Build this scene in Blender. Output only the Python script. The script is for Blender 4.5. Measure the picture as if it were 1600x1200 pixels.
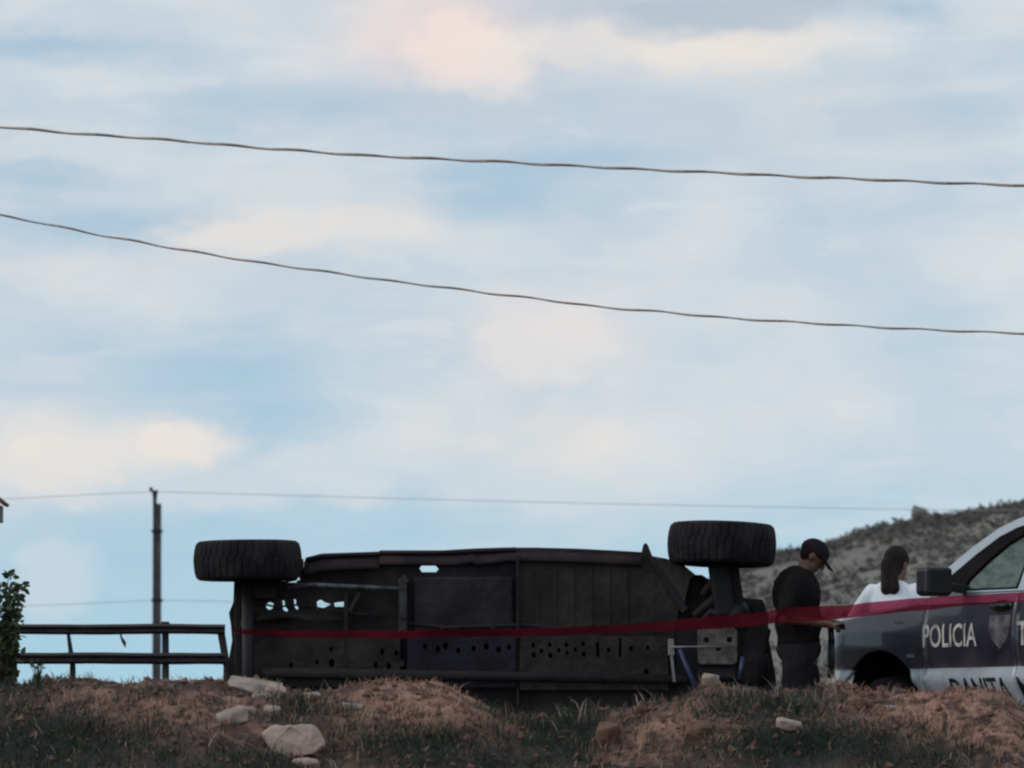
import bpy, bmesh, math, random
from mathutils import Vector, Matrix, Euler, noise
from mathutils.geometry import convex_hull_2d
import numpy as np

R = math.radians
rnd = random.Random(7)
for o in list(bpy.data.objects):
    bpy.data.objects.remove(o)
sc = bpy.context.scene
col = sc.collection

# ------------------------------------------------------------------ camera
F = 9810.0                       # focal length in pixels of the 1600 px wide photograph
HOR = 1200.0                     # row of the horizon
CZ = 0.14                        # eye height over the road surface
PITCH = math.atan((HOR - 600.0) / F)
CAM = Vector((0, 0, CZ))
cd = bpy.data.cameras.new('camera')
cam = bpy.data.objects.new('camera', cd)
col.objects.link(cam)
cam.location = CAM
cam.rotation_euler = (R(90) + PITCH, 0, 0)
cd.sensor_fit = 'HORIZONTAL'
cd.sensor_width = 36.0
cd.lens = 36.0 * F / 1600.0
cd.clip_start = 0.5
cd.clip_end = 9000.0
cd.dof.use_dof = True
cd.dof.focus_distance = 44.6
cd.dof.aperture_fstop = cd.lens / 34.0
sc.camera = cam

# ------------------------------------------------------------------ world
SUN_EL, SUN_AZ = 24.0, -104.0     # degrees; azimuth measured from the view direction, negative is left
w = bpy.data.worlds.new('World')
sc.world = w
w.use_nodes = True
nt = w.node_tree
nt.nodes.clear()
N, L = nt.nodes.new, nt.links.new


def wmath(op, a, b=None, clamp=False):
    n = N('ShaderNodeMath')
    n.operation = op
    n.use_clamp = clamp
    for i, v in enumerate((a, b)):
        if v is None:
            continue
        if isinstance(v, (int, float)):
            n.inputs[i].default_value = v
        else:
            L(v, n.inputs[i])
    return n.outputs[0]


def wvec(op, a, b=None):
    n = N('ShaderNodeVectorMath')
    n.operation = op
    for i, v in enumerate((a, b)):
        if v is None:
            continue
        if isinstance(v, (tuple, list)):
            n.inputs[i].default_value = v
        else:
            L(v, n.inputs[i])
    return n


def wmix(f, a, b):
    n = N('ShaderNodeMix')
    n.data_type = 'RGBA'
    for s, v in ((n.inputs['Factor'], f), (n.inputs[6], a), (n.inputs[7], b)):
        if isinstance(v, (tuple, list)):
            s.default_value = (*v, 1)
        elif isinstance(v, (int, float)):
            s.default_value = v
        else:
            L(v, s)
    return n.outputs[2]


def lin(r, g, b):
    f = lambda c: ((c / 255 + 0.055) / 1.055) ** 2.4 if c > 10 else c / 255 / 12.92
    return (f(r), f(g), f(b))


tc = N('ShaderNodeTexCoord')
sep = N('ShaderNodeSeparateXYZ')
L(tc.outputs['Generated'], sep.inputs[0])
az = wmath('ARCTAN2', sep.outputs[0], sep.outputs[1])
hyp = wmath('SQRT', wmath('ADD', wmath('MULTIPLY', sep.outputs[0], sep.outputs[0]), wmath('MULTIPLY', sep.outputs[1], sep.outputs[1])))
el = wmath('ARCTAN2', sep.outputs[2], hyp)
uv = N('ShaderNodeCombineXYZ')
L(wmath('MULTIPLY', az, F / 100), uv.inputs[0])
L(wmath('MULTIPLY', el, F / 100), uv.inputs[1])
# noise on the direction itself: no seam anywhere on the dome
sdir = wvec('MULTIPLY', tc.outputs['Generated'], (F / 100, F / 100, F / 100 * 1.9)).outputs[0]


def wnoise(scale, detail, off=0.0, rough=0.55):
    n = N('ShaderNodeTexNoise')
    n.inputs['Scale'].default_value = scale
    n.inputs['Detail'].default_value = detail
    n.inputs['Roughness'].default_value = rough
    v = wvec('ADD', sdir, (off, off * 1.7, off * 0.6)).outputs[0]
    L(v, n.inputs['Vector'])
    return n


n1 = wnoise(0.42, 5, 3.1)
n2 = wnoise(1.5, 4, 11.0)
warp = wvec('ADD', wvec('MULTIPLY', wvec('SUBTRACT', n1.outputs['Color'], (.5, .5, .5)).outputs[0], (1.15, .75, 0)).outputs[0],
            wvec('MULTIPLY', wvec('SUBTRACT', n2.outputs['Color'], (.5, .5, .5)).outputs[0], (.62, .42, 0)).outputs[0]).outputs[0]
uvw = wvec('ADD', uv.outputs[0], warp).outputs[0]
uvs = wvec('ADD', uv.outputs[0], wvec('SCALE', warp).outputs[0])
uvs.inputs[1].default_value = (0, 0, 0)


def blob(px, py, rx, ry, s):
    c = ((px - 800) / 100, (HOR - py) / 100, 0)
    d = wvec('MULTIPLY', wvec('SUBTRACT', uvw, c).outputs[0], (100 / rx, 100 / ry, 0)).outputs[0]
    q = wvec('DOT_PRODUCT', d, d).outputs['Value']
    return wmath('MULTIPLY', wmath('POWER', 2.71828, wmath('MULTIPLY', q, -1.0)), s)


# cloud veil: pale grey blue, varied by noise; clear patches let the blue through
nveil = wnoise(0.34, 6, 27.0, 0.5)
veil = N('ShaderNodeMapRange')
veil.inputs[1].default_value = 0.36
veil.inputs[2].default_value = 0.64
veil.inputs[3].default_value = 0.66
veil.inputs[4].default_value = 1.0
L(nveil.outputs['Fac'], veil.inputs[0])
hz = N('ShaderNodeMapRange')           # the lowest two degrees clear to blue haze
hz.interpolation_type = 'SMOOTHSTEP'
hz.inputs[1].default_value = 1.2
hz.inputs[2].default_value = 5.4
hz.inputs[3].default_value = 0.08
hz.inputs[4].default_value = 1.0
L(wmath('MULTIPLY', el, F / 100), hz.inputs[0])
fac = wmath('MULTIPLY', veil.outputs[0], hz.outputs[0])
ncol = wnoise(0.55, 4, 40.0)
ccol = wmix(wmath('MULTIPLY', wmath('SUBTRACT', ncol.outputs['Fac'], 0.35), 2.6, True), lin(201, 214, 223), lin(216, 222, 226))

# thin layered streaks drawn out along the horizon
strk = N('ShaderNodeTexNoise'); strk.inputs['Scale'].default_value = .62; strk.inputs['Detail'].default_value = 7; strk.inputs['Roughness'].default_value = .6; strk.inputs['Distortion'].default_value = .5
L(wvec('MULTIPLY', sdir, (.55, .55, 1.9)).outputs[0], strk.inputs['Vector'])
sf = N('ShaderNodeMapRange'); sf.interpolation_type = 'SMOOTHSTEP'; sf.inputs[1].default_value = .42; sf.inputs[2].default_value = .66; sf.inputs[4].default_value = .62
L(strk.outputs['Fac'], sf.inputs[0])
ccol = wmix(sf.outputs[0], ccol, lin(227, 228, 229))
fac = wmath('MAXIMUM', fac, wmath('MULTIPLY', wmath('MULTIPLY', sf.outputs[0], hz.outputs[0]), 1.35))
CREAM, PINK, GREY, WHITE = lin(235, 228, 222), lin(242, 224, 218), lin(182, 195, 208), lin(220, 223, 225)
clouds = [
    (740, 70, 190, 95, 1.0, PINK), (640, 30, 110, 50, .7, PINK), (930, 75, 170, 60, .85, CREAM), (1060, 80, 190, 42, .85, CREAM),
    (1210, 60, 120, 34, .7, CREAM), (800, 180, 330, 80, .6, WHITE), (1120, 16, 260, 32, .9, GREY), (1010, 48, 60, 20, .5, GREY),
    (1540, 35, 120, 40, .5, WHITE), (430, 40, 180, 40, .5, WHITE), (110, 235, 270, 38, .8, WHITE), (520, 285, 240, 30, .75, WHITE), (400, 372, 190, 42, .9, CREAM),
    (590, 342, 110, 30, .75, CREAM), (110, 432, 140, 24, .7, CREAM), (330, 450, 330, 55, .65, WHITE), (840, 545, 140, 85, .95, PINK),
    (900, 580, 70, 45, .6, CREAM), (760, 540, 240, 120, .65, WHITE), (960, 670, 280, 100, .75, WHITE), (780, 700, 200, 90, .6, CREAM), (290, 690, 120, 52, .95, CREAM),
    (90, 720, 150, 90, .9, CREAM), (60, 585, 140, 34, .7, WHITE), (520, 740, 160, 60, .75, WHITE), (900, 750, 360, 70, .7, WHITE), (330, 760, 260, 50, .7, WHITE),
    (262, 678, 62, 34, .95, CREAM), (330, 700, 74, 34, .9, CREAM), (215, 708, 60, 30, .8, CREAM), (50, 690, 75, 44, .9, CREAM), (125, 735, 80, 44, .85, CREAM), (860, 690, 110, 46, .7, CREAM), (1325, 650, 40, 32, .9, WHITE), (1490, 660, 120, 70, .65, WHITE), (1520, 400, 120, 55, .75, WHITE), (1230, 430, 320, 110, .6, WHITE),
    (90, 905, 80, 75, .55, WHITE), (1290, 190, 260, 90, .3, GREY), (880, 375, 240, 34, .6, WHITE), (1250, 560, 260, 120, .45, WHITE), (1120, 250, 320, 70, .35, WHITE),
]
clear = [
    (70, 75, 150, 24, .95), (640, 165, 300, 44, .7), (60, 285, 150, 26, .85), (760, 290, 150, 50, .8), (180, 350, 170, 36, .85),
    (340, 590, 260, 70, .9), (430, 660, 90, 80, .8), (260, 850, 260, 80, .9), (560, 800, 260, 60, .5), (1440, 25, 60, 26, .8),
    (1400, 330, 160, 60, .45), (1450, 560, 110, 130, .5), (30, 360, 90, 40, .6), (1250, 790, 300, 40, .35), (930, 250, 220, 22, .6),
]
for px, py, rx, ry, s in clear:
    fac = wmath('MULTIPLY', fac, wmath('SUBTRACT', 1.0, blob(px, py, rx, ry, s * .60)))
n3 = wnoise(1.15, 7, 63.0, 0.62)
nedge = wmath('MULTIPLY', wmath('SUBTRACT', n3.outputs['Fac'], 0.5), 0.75)
for px, py, rx, ry, s, c in clouds:
    b0 = blob(px, py, rx * 1.12, ry * 1.12, 1.0)
    sm = N('ShaderNodeMapRange'); sm.interpolation_type = 'SMOOTHSTEP'
    sm.inputs[1].default_value = .06; sm.inputs[2].default_value = .92; sm.inputs[4].default_value = s
    L(wmath('ADD', b0, wmath('MULTIPLY', nedge, wmath('SQRT', b0))), sm.inputs[0])
    b = sm.outputs[0]
    ccol = wmix(b, ccol, c)
    fac = wmath('MAXIMUM', fac, b)
fac = wmath('MINIMUM', fac, 1.0)

sky = N('ShaderNodeTexSky')
sky.sky_type = 'NISHITA'
sky.sun_disc = False
sky.sun_elevation = R(SUN_EL)
sky.sun_rotation = R(SUN_AZ)
sky.air_density = 1.0
sky.dust_density = 0.45
sky.ozone_density = 0.6
# thin, high air: the horizon stays blue instead of yellow
lift = wvec('NORMALIZE', wvec('ADD', tc.outputs['Generated'], (0, 0, .13)).outputs[0])
L(lift.outputs[0], sky.inputs[0])
bg1 = N('ShaderNodeBackground')
L(wvec('MULTIPLY', sky.outputs[0], (.86, 1.03, 1.07)).outputs[0], bg1.inputs[0])
bg1.inputs[1].default_value = 0.143
bg2 = N('ShaderNodeBackground')
L(ccol, bg2.inputs[0])
bg2.inputs[1].default_value = 1.0
mx = N('ShaderNodeMixShader')
L(fac, mx.inputs[0])
L(bg1.outputs[0], mx.inputs[1])
L(bg2.outputs[0], mx.inputs[2])
wo = N('ShaderNodeOutputWorld')
L(mx.outputs[0], wo.inputs[0])

# ------------------------------------------------------------------ sun (veiled, low, behind the wreck to the left)
sl = bpy.data.lights.new('sun', 'SUN')
sl.energy = 0.7
sl.angle = R(14)
sl.color = (1.0, 0.88, 0.78)
so = bpy.data.objects.new('sun', sl)
col.objects.link(so)
sd = Vector((math.sin(R(SUN_AZ)) * math.cos(R(SUN_EL)), math.cos(R(SUN_AZ)) * math.cos(R(SUN_EL)), math.sin(R(SUN_EL))))
so.rotation_euler = sd.to_track_quat('Z', 'Y').to_euler()
so.location = (0, 20, 40)

sc.view_settings.view_transform = 'Standard'
sc.view_settings.look = 'None'
sc.view_settings.gamma = 1.0
sc.view_settings.exposure = 0.0
sc.view_settings.use_curve_mapping = False
sc.render.engine = 'CYCLES'
sc.cycles.filter_width = 2.3
sc.cycles.use_denoising = True
sc.cycles.max_bounces = 6
sc.cycles.volume_bounces = 0
sc.cycles.transparent_max_bounces = 12


def at(px, py, Y):
    """point of the place seen at pixel (px, py) of the photograph at distance Y"""
    v = 600.0 - py
    c, s = math.cos(PITCH), math.sin(PITCH)
    dy, dz = F * c - v * s, F * s + v * c
    t = Y / dy
    return Vector((CAM.x + (px - 800) * t, Y, CAM.z + dz * t))


def px_of(p):
    c, s = math.cos(PITCH), math.sin(PITCH)
    y, z = p[1], p[2] - CZ
    d = y * c + z * s
    return 800 + F * p[0] / d, 600 - F * (z * c - y * s) / d


# ------------------------------------------------------------------ materials
def mat(name, c1, c2=None, rough=0.7, metal=0.0, scale=6.0, detail=5, bump=0.0, bscale=None, spec=0.4, coat=0.0, mid=(0.4, 0.62)):
    m = bpy.data.materials.new(name)
    m.use_nodes = True
    t = m.node_tree
    p = t.nodes['Principled BSDF']
    p.inputs['Roughness'].default_value = rough
    p.inputs['Metallic'].default_value = metal
    p.inputs['Specular IOR Level'].default_value = spec
    p.inputs['Coat Weight'].default_value = coat
    tcn = t.nodes.new('ShaderNodeTexCoord')
    nz = t.nodes.new('ShaderNodeTexNoise')
    nz.inputs['Scale'].default_value = scale
    nz.inputs['Detail'].default_value = detail
    nz.inputs['Roughness'].default_value = 0.6
    t.links.new(tcn.outputs['Object'], nz.inputs['Vector'])
    mr = t.nodes.new('ShaderNodeMapRange')
    mr.inputs[1].default_value, mr.inputs[2].default_value = mid
    t.links.new(nz.outputs['Fac'], mr.inputs[0])
    mxn = t.nodes.new('ShaderNodeMix')
    mxn.data_type = 'RGBA'
    c2 = c2 or tuple(x * 0.7 for x in c1)
    mxn.inputs[6].default_value = (*c1, 1)
    mxn.inputs[7].default_value = (*c2, 1)
    t.links.new(mr.outputs[0], mxn.inputs['Factor'])
    t.links.new(mxn.outputs[2], p.inputs['Base Color'])
    if bump:
        n2_ = t.nodes.new('ShaderNodeTexNoise')
        n2_.inputs['Scale'].default_value = bscale or scale * 4
        n2_.inputs['Detail'].default_value = 6
        t.links.new(tcn.outputs['Object'], n2_.inputs['Vector'])
        b = t.nodes.new('ShaderNodeBump')
        b.inputs['Strength'].default_value = bump
        b.inputs['Distance'].default_value = 0.03
        t.links.new(n2_.outputs['Fac'], b.inputs['Height'])
        t.links.new(b.outputs[0], p.inputs['Normal'])
    return m


M = {}
M['rubber'] = mat('rubber', (.012, .010, .013), (.030, .023, .025), .9, scale=5, bump=.6, bscale=22, spec=.2)
M['floor_a'] = mat('floor_a', (.048, .040, .039), (.017, .015, .016), .9, scale=3.2, detail=9, bump=.7, bscale=11, spec=.2, mid=(.34, .66))
M['floor_b'] = mat('floor_b', (.016, .015, .020), (.042, .035, .036), .9, scale=3.2, detail=9, bump=.7, bscale=11, spec=.2, mid=(.34, .66))
M['floor_c'] = mat('floor_c', (.048, .040, .038), (.018, .016, .017), .9, scale=3.0, detail=9, bump=.7, bscale=11, spec=.2, mid=(.34, .66))
M['rail_a'] = mat('rail_a', (.044, .038, .037), (.020, .018, .019), .9, scale=4, bump=.6, spec=.2)
M['rail_b'] = mat('rail_b', (.026, .025, .036), (.016, .015, .019), .9, scale=4, bump=.6, spec=.2)
M['rail_c'] = mat('rail_c', (.044, .037, .036), (.021, .019, .019), .9, scale=4, bump=.6, spec=.2)
M['dark_metal'] = mat('dark_metal', (.016, .015, .017), (.028, .025, .026), .85, .1, scale=8, bump=.25)
M['black'] = mat('black', (.010, .010, .012), (.016, .015, .017), .6)
M['grey_metal'] = mat('grey_metal', (.06, .056, .055), (.03, .028, .028), .6, .3, scale=10, bump=.2)
M['pale_metal'] = mat('pale_metal', (.17, .16, .15), (.08, .075, .07), .55, .3, scale=14, bump=.2)
M['exhaust'] = mat('exhaust', (.13, .14, .17), (.05, .05, .06), .5, .5, scale=12)
M['white_rod'] = mat('white_rod', (.26, .26, .25), (.15, .15, .15), .5, .2, scale=12)
M['blue_shock'] = mat('blue_shock', (.045, .065, .15), (.03, .04, .09), .45, scale=8)
M['wreck_paint'] = mat('wreck_paint', (.030, .021, .024), (.016, .012, .014), .8, scale=3, spec=.2)
M['wreck_side'] = mat('wreck_side', (.036, .022, .026), (.018, .013, .016), .75, scale=4, bump=.3, spec=.25)
M['lip'] = mat('lip', (.060, .052, .050), (.030, .026, .026), .85, scale=6, bump=.4)  # paler grey stands in for light on the fender lip
M['red_plastic'] = mat('red_plastic', (.35, .03, .02), (.2, .02, .02), .4)
M['rust_rail'] = mat('rust_rail', (.030, .022, .027), (.050, .036, .040), .7, .2, scale=7, bump=.2)
M['post'] = mat('post', (.030, .026, .032), (.050, .040, .045), .8, scale=6, bump=.2)
M['concrete'] = mat('concrete', (.085, .083, .088), (.05, .05, .055), .85, scale=2.2, bump=.2)
M['pole_dark'] = mat('pole_dark', (.040, .032, .034), (.022, .018, .020), .9, scale=3, bump=.3)
M['cable'] = mat('cable', (.55, .43, .37), (.36, .30, .27), .6, scale=20)
M['thin_wire'] = mat('thin_wire', (.34, .35, .36), (.25, .25, .26), .5, .3)
M['white_paint'] = mat('white_paint', (.42, .48, .54), (.36, .40, .44), .4, scale=2.5, coat=.15, mid=(.45, .75))
M['seal'] = mat('seal', (.008, .007, .008), (.012, .010, .011), .9, spec=.12)
M['trim'] = mat('trim', (.014, .014, .017), (.020, .019, .022), .45)
M['interior'] = mat('interior', (.020, .018, .018), (.030, .027, .026), .8)
M['seat_cloth'] = mat('seat_cloth', (.05, .048, .05), (.035, .033, .035), .9)
M['letter_white'] = mat('letter_white', (.66, .66, .62), (.26, .26, .27), .5, scale=9, detail=8, mid=(.42, .66))
M['letter_gold'] = mat('letter_gold', (.74, .66, .48), (.70, .62, .46), .4)
M['letter_black'] = mat('letter_black', (.012, .012, .014), (.02, .02, .02), .4)
M['emblem'] = mat('emblem', (.16, .16, .17), (.05, .05, .06), .45, scale=9)  # door emblem; also the grey of the painted fender reflections
M['skin'] = mat('skin', (.17, .085, .058), (.13, .065, .045), .55, scale=12)
M['black_shirt'] = mat('black_shirt', (.010, .009, .010), (.016, .014, .015), .95, scale=8, bump=.4, bscale=9, spec=.08)
M['dark_trousers'] = mat('dark_trousers', (.016, .016, .021), (.024, .023, .028), .95, scale=6, bump=.5, bscale=8, spec=.08)
M['cap_cloth'] = mat('cap_cloth', (.016, .012, .015), (.022, .017, .02), .9, scale=14, spec=.08)
M['white_shirt'] = mat('white_shirt', (.80, .85, .90), (.72, .77, .83), .9, scale=5, bump=.4, bscale=7, spec=.08)
M['jeans'] = mat('jeans', (.04, .05, .085), (.03, .036, .06), .9, spec=.08)
M['hair'] = mat('hair', (.012, .007, .006), (.022, .013, .011), .75, scale=30, bump=.8, bscale=60, spec=.2)
M['shoe'] = mat('shoe', (.012, .012, .012), None, .5)
M['paper'] = mat('paper', (.7, .7, .68), (.6, .6, .6), .8)
M['asphalt'] = mat('asphalt', (.05, .05, .052), (.035, .035, .037), .9, scale=8, bump=.3)
M['rock'] = mat('rock', (.44, .33, .28), (.28, .205, .17), .95, scale=7, bump=.6, bscale=30)
M['rock_b'] = mat('rock_b', (.36, .29, .255), (.22, .175, .15), .95, scale=9, bump=.6, bscale=30)
M['clod'] = mat('clod', (.20, .108, .080), (.10, .058, .046), .95, scale=12, bump=.5)
M['leaf'] = mat('leaf', (.050, .068, .028), (.075, .085, .036), .6, scale=9)
M['bark'] = mat('bark', (.05, .038, .03), (.03, .024, .02), .9)
M['grass_green'] = mat('grass_green', (.014, .027, .017), (.028, .040, .024), .8, scale=3.0)
M['grass_dry'] = mat('grass_dry', (.45, .255, .185), (.15, .085, .062), .9, scale=3.5)
M['grass_straw'] = mat('grass_straw', (.40, .30, .23), (.25, .18, .14), .9, scale=3.5)
M['scrub'] = mat('scrub', (.125, .120, .115), (.185, .175, .150), .95, scale=.8)  # colours lightened in place of distance haze
M['roof_red'] = mat('roof_red', (.22, .06, .045), (.14, .045, .04), .8, scale=9)
M['box_grey'] = mat('box_grey', (.16, .155, .155), (.11, .11, .11), .8, scale=4)


def glass_mat(name, tint, refl=0.08):
    m = bpy.data.materials.new(name)
    m.use_nodes = True
    t = m.node_tree
    t.nodes.clear()
    tr = t.nodes.new('ShaderNodeBsdfTransparent')
    tr.inputs[0].default_value = (*tint, 1)
    gl = t.nodes.new('ShaderNodeBsdfGlossy')
    gl.inputs['Roughness'].default_value = 0.03
    lw = t.nodes.new('ShaderNodeLayerWeight')        # thin pane: the same reflection from both sides
    lw.inputs[0].default_value = 0.5
    pw = t.nodes.new('ShaderNodeMath'); pw.operation = 'POWER'; pw.inputs[1].default_value = 5.0
    t.links.new(lw.outputs['Facing'], pw.inputs[0])
    ml = t.nodes.new('ShaderNodeMath'); ml.operation = 'MULTIPLY_ADD'; ml.inputs[1].default_value = .9; ml.inputs[2].default_value = .03
    t.links.new(pw.outputs[0], ml.inputs[0])
    mm = t.nodes.new('ShaderNodeMixShader')
    t.links.new(ml.outputs[0], mm.inputs[0])
    t.links.new(tr.outputs[0], mm.inputs[1])
    t.links.new(gl.outputs[0], mm.inputs[2])
    out = t.nodes.new('ShaderNodeOutputMaterial')
    t.links.new(mm.outputs[0], out.inputs[0])
    return m


M['glass'] = glass_mat('glass', (.80, .88, .86))
M['wind_glass'] = glass_mat('wind_glass', (.82, .90, .89))

# barrier tape: thin red plastic film, part see-through, part diffusing
m = bpy.data.materials.new('tape_film')
m.use_nodes = True
t = m.node_tree
t.nodes.clear()
tr = t.nodes.new('ShaderNodeBsdfTransparent'); tr.inputs[0].default_value = (.62, .13, .22, 1)
df = t.nodes.new('ShaderNodeBsdfDiffuse'); df.inputs[0].default_value = (.15, .020, .030, 1)
tl = t.nodes.new('ShaderNodeBsdfTranslucent'); tl.inputs[0].default_value = (.48, .035, .075, 1)
nz = t.nodes.new('ShaderNodeTexNoise'); nz.inputs['Scale'].default_value = 2.3; nz.inputs['Detail'].default_value = 3
tcn = t.nodes.new('ShaderNodeTexCoord'); t.links.new(tcn.outputs['Object'], nz.inputs[0])
mr = t.nodes.new('ShaderNodeMapRange'); mr.inputs[1].default_value = .35; mr.inputs[2].default_value = .65
mr.inputs[3].default_value = .36; mr.inputs[4].default_value = .72; t.links.new(nz.outputs['Fac'], mr.inputs[0])
m1 = t.nodes.new('ShaderNodeMixShader'); m1.inputs[0].default_value = .5
t.links.new(df.outputs[0], m1.inputs[1]); t.links.new(tl.outputs[0], m1.inputs[2])
m2 = t.nodes.new('ShaderNodeMixShader'); t.links.new(mr.outputs[0], m2.inputs[0])
t.links.new(m1.outputs[0], m2.inputs[1]); t.links.new(tr.outputs[0], m2.inputs[2])
out = t.nodes.new('ShaderNodeOutputMaterial'); t.links.new(m2.outputs[0], out.inputs[0])
M['tape'] = m


def livery_mat():
    """white car paint with the dark band printed on it (object z picks the band)"""
    m = mat('livery', (.48, .54, .60), (.36, .38, .40), .3, scale=2.5, coat=.4, mid=(.45, .75))
    t = m.node_tree
    p = t.nodes['Principled BSDF']
    tcn = t.nodes.new('ShaderNodeTexCoord')
    sp = t.nodes.new('ShaderNodeSeparateXYZ')
    t.links.new(tcn.outputs['Object'], sp.inputs[0])
    def mth(op, a, b):
        n = t.nodes.new('ShaderNodeMath'); n.operation = op
        for i, v in enumerate((a, b)):
            if isinstance(v, (int, float)): n.inputs[i].default_value = v
            else: t.links.new(v, n.inputs[i])
        return n.outputs[0]
    up = mth('GREATER_THAN', sp.outputs[2], .848)
    dn = mth('LESS_THAN', mth('ADD', sp.outputs[2], mth('MULTIPLY', mth('MAXIMUM', mth('ADD', sp.outputs[0], .45), 0.0), .10)), 1.305)
    # the band ends in a slanted edge on the front fender
    sl_ = mth('LESS_THAN', mth('ADD', sp.outputs[0], mth('MULTIPLY', mth('SUBTRACT', sp.outputs[2], 1.0), -.5)), .74)
    band = mth('MULTIPLY', mth('MULTIPLY', up, dn), sl_)
    old = p.inputs['Base Color'].links[0].from_socket
    mxn = t.nodes.new('ShaderNodeMix'); mxn.data_type = 'RGBA'
    nz = t.nodes.new('ShaderNodeTexNoise'); nz.inputs['Scale'].default_value = 3
    t.links.new(tcn.outputs['Object'], nz.inputs[0])
    c2 = t.nodes.new('ShaderNodeMix'); c2.data_type = 'RGBA'
    c2.inputs[6].default_value = (.006, .006, .016, 1); c2.inputs[7].default_value = (.048, .049, .068, 1)  # uneven bluish reflections put into the band colour by noise
    t.links.new(nz.outputs['Fac'], c2.inputs['Factor'])
    t.links.new(band, mxn.inputs['Factor'])
    t.links.new(old, mxn.inputs[6]); t.links.new(c2.outputs[2], mxn.inputs[7])
    # road dust thrown up along the sills
    nd = t.nodes.new('ShaderNodeTexNoise'); nd.inputs['Scale'].default_value = 5; nd.inputs['Detail'].default_value = 8
    t.links.new(tcn.outputs['Object'], nd.inputs[0])
    dn_ = mth('MULTIPLY', mth('SUBTRACT', mth('ADD', mth('MULTIPLY', mth('SUBTRACT', .95, sp.outputs[2]), .9), nd.outputs['Fac']), .42), 1.1)
    dn_.node.use_clamp = True
    du = t.nodes.new('ShaderNodeMix'); du.data_type = 'RGBA'
    du.inputs[7].default_value = (.20, .17, .15, 1)
    t.links.new(mth('MULTIPLY', dn_, .55), du.inputs['Factor']); t.links.new(mxn.outputs[2], du.inputs[6])
    t.links.new(du.outputs[2], p.inputs['Base Color'])
    return m


M['livery'] = livery_mat()


def tag(o, label=None, cat=None, group=None, kind=None):
    if label: o['label'] = label
    if cat: o['category'] = cat
    if group: o['group'] = group
    if kind: o['kind'] = kind
    return o


def empty(name, loc, label, cat, group=None, rz=0.0):
    o = bpy.data.objects.new(name, None)
    o.empty_display_size = .2
    o.location = loc
    o.rotation_euler = (0, 0, rz)
    col.objects.link(o)
    return tag(o, label, cat, group)


def copy_tree(o, parent=None):
    c = o.copy()
    col.objects.link(c)
    if parent is not None:
        c.parent = parent
    for ch in list(o.children):
        copy_tree(ch, c)
    return c


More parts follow.
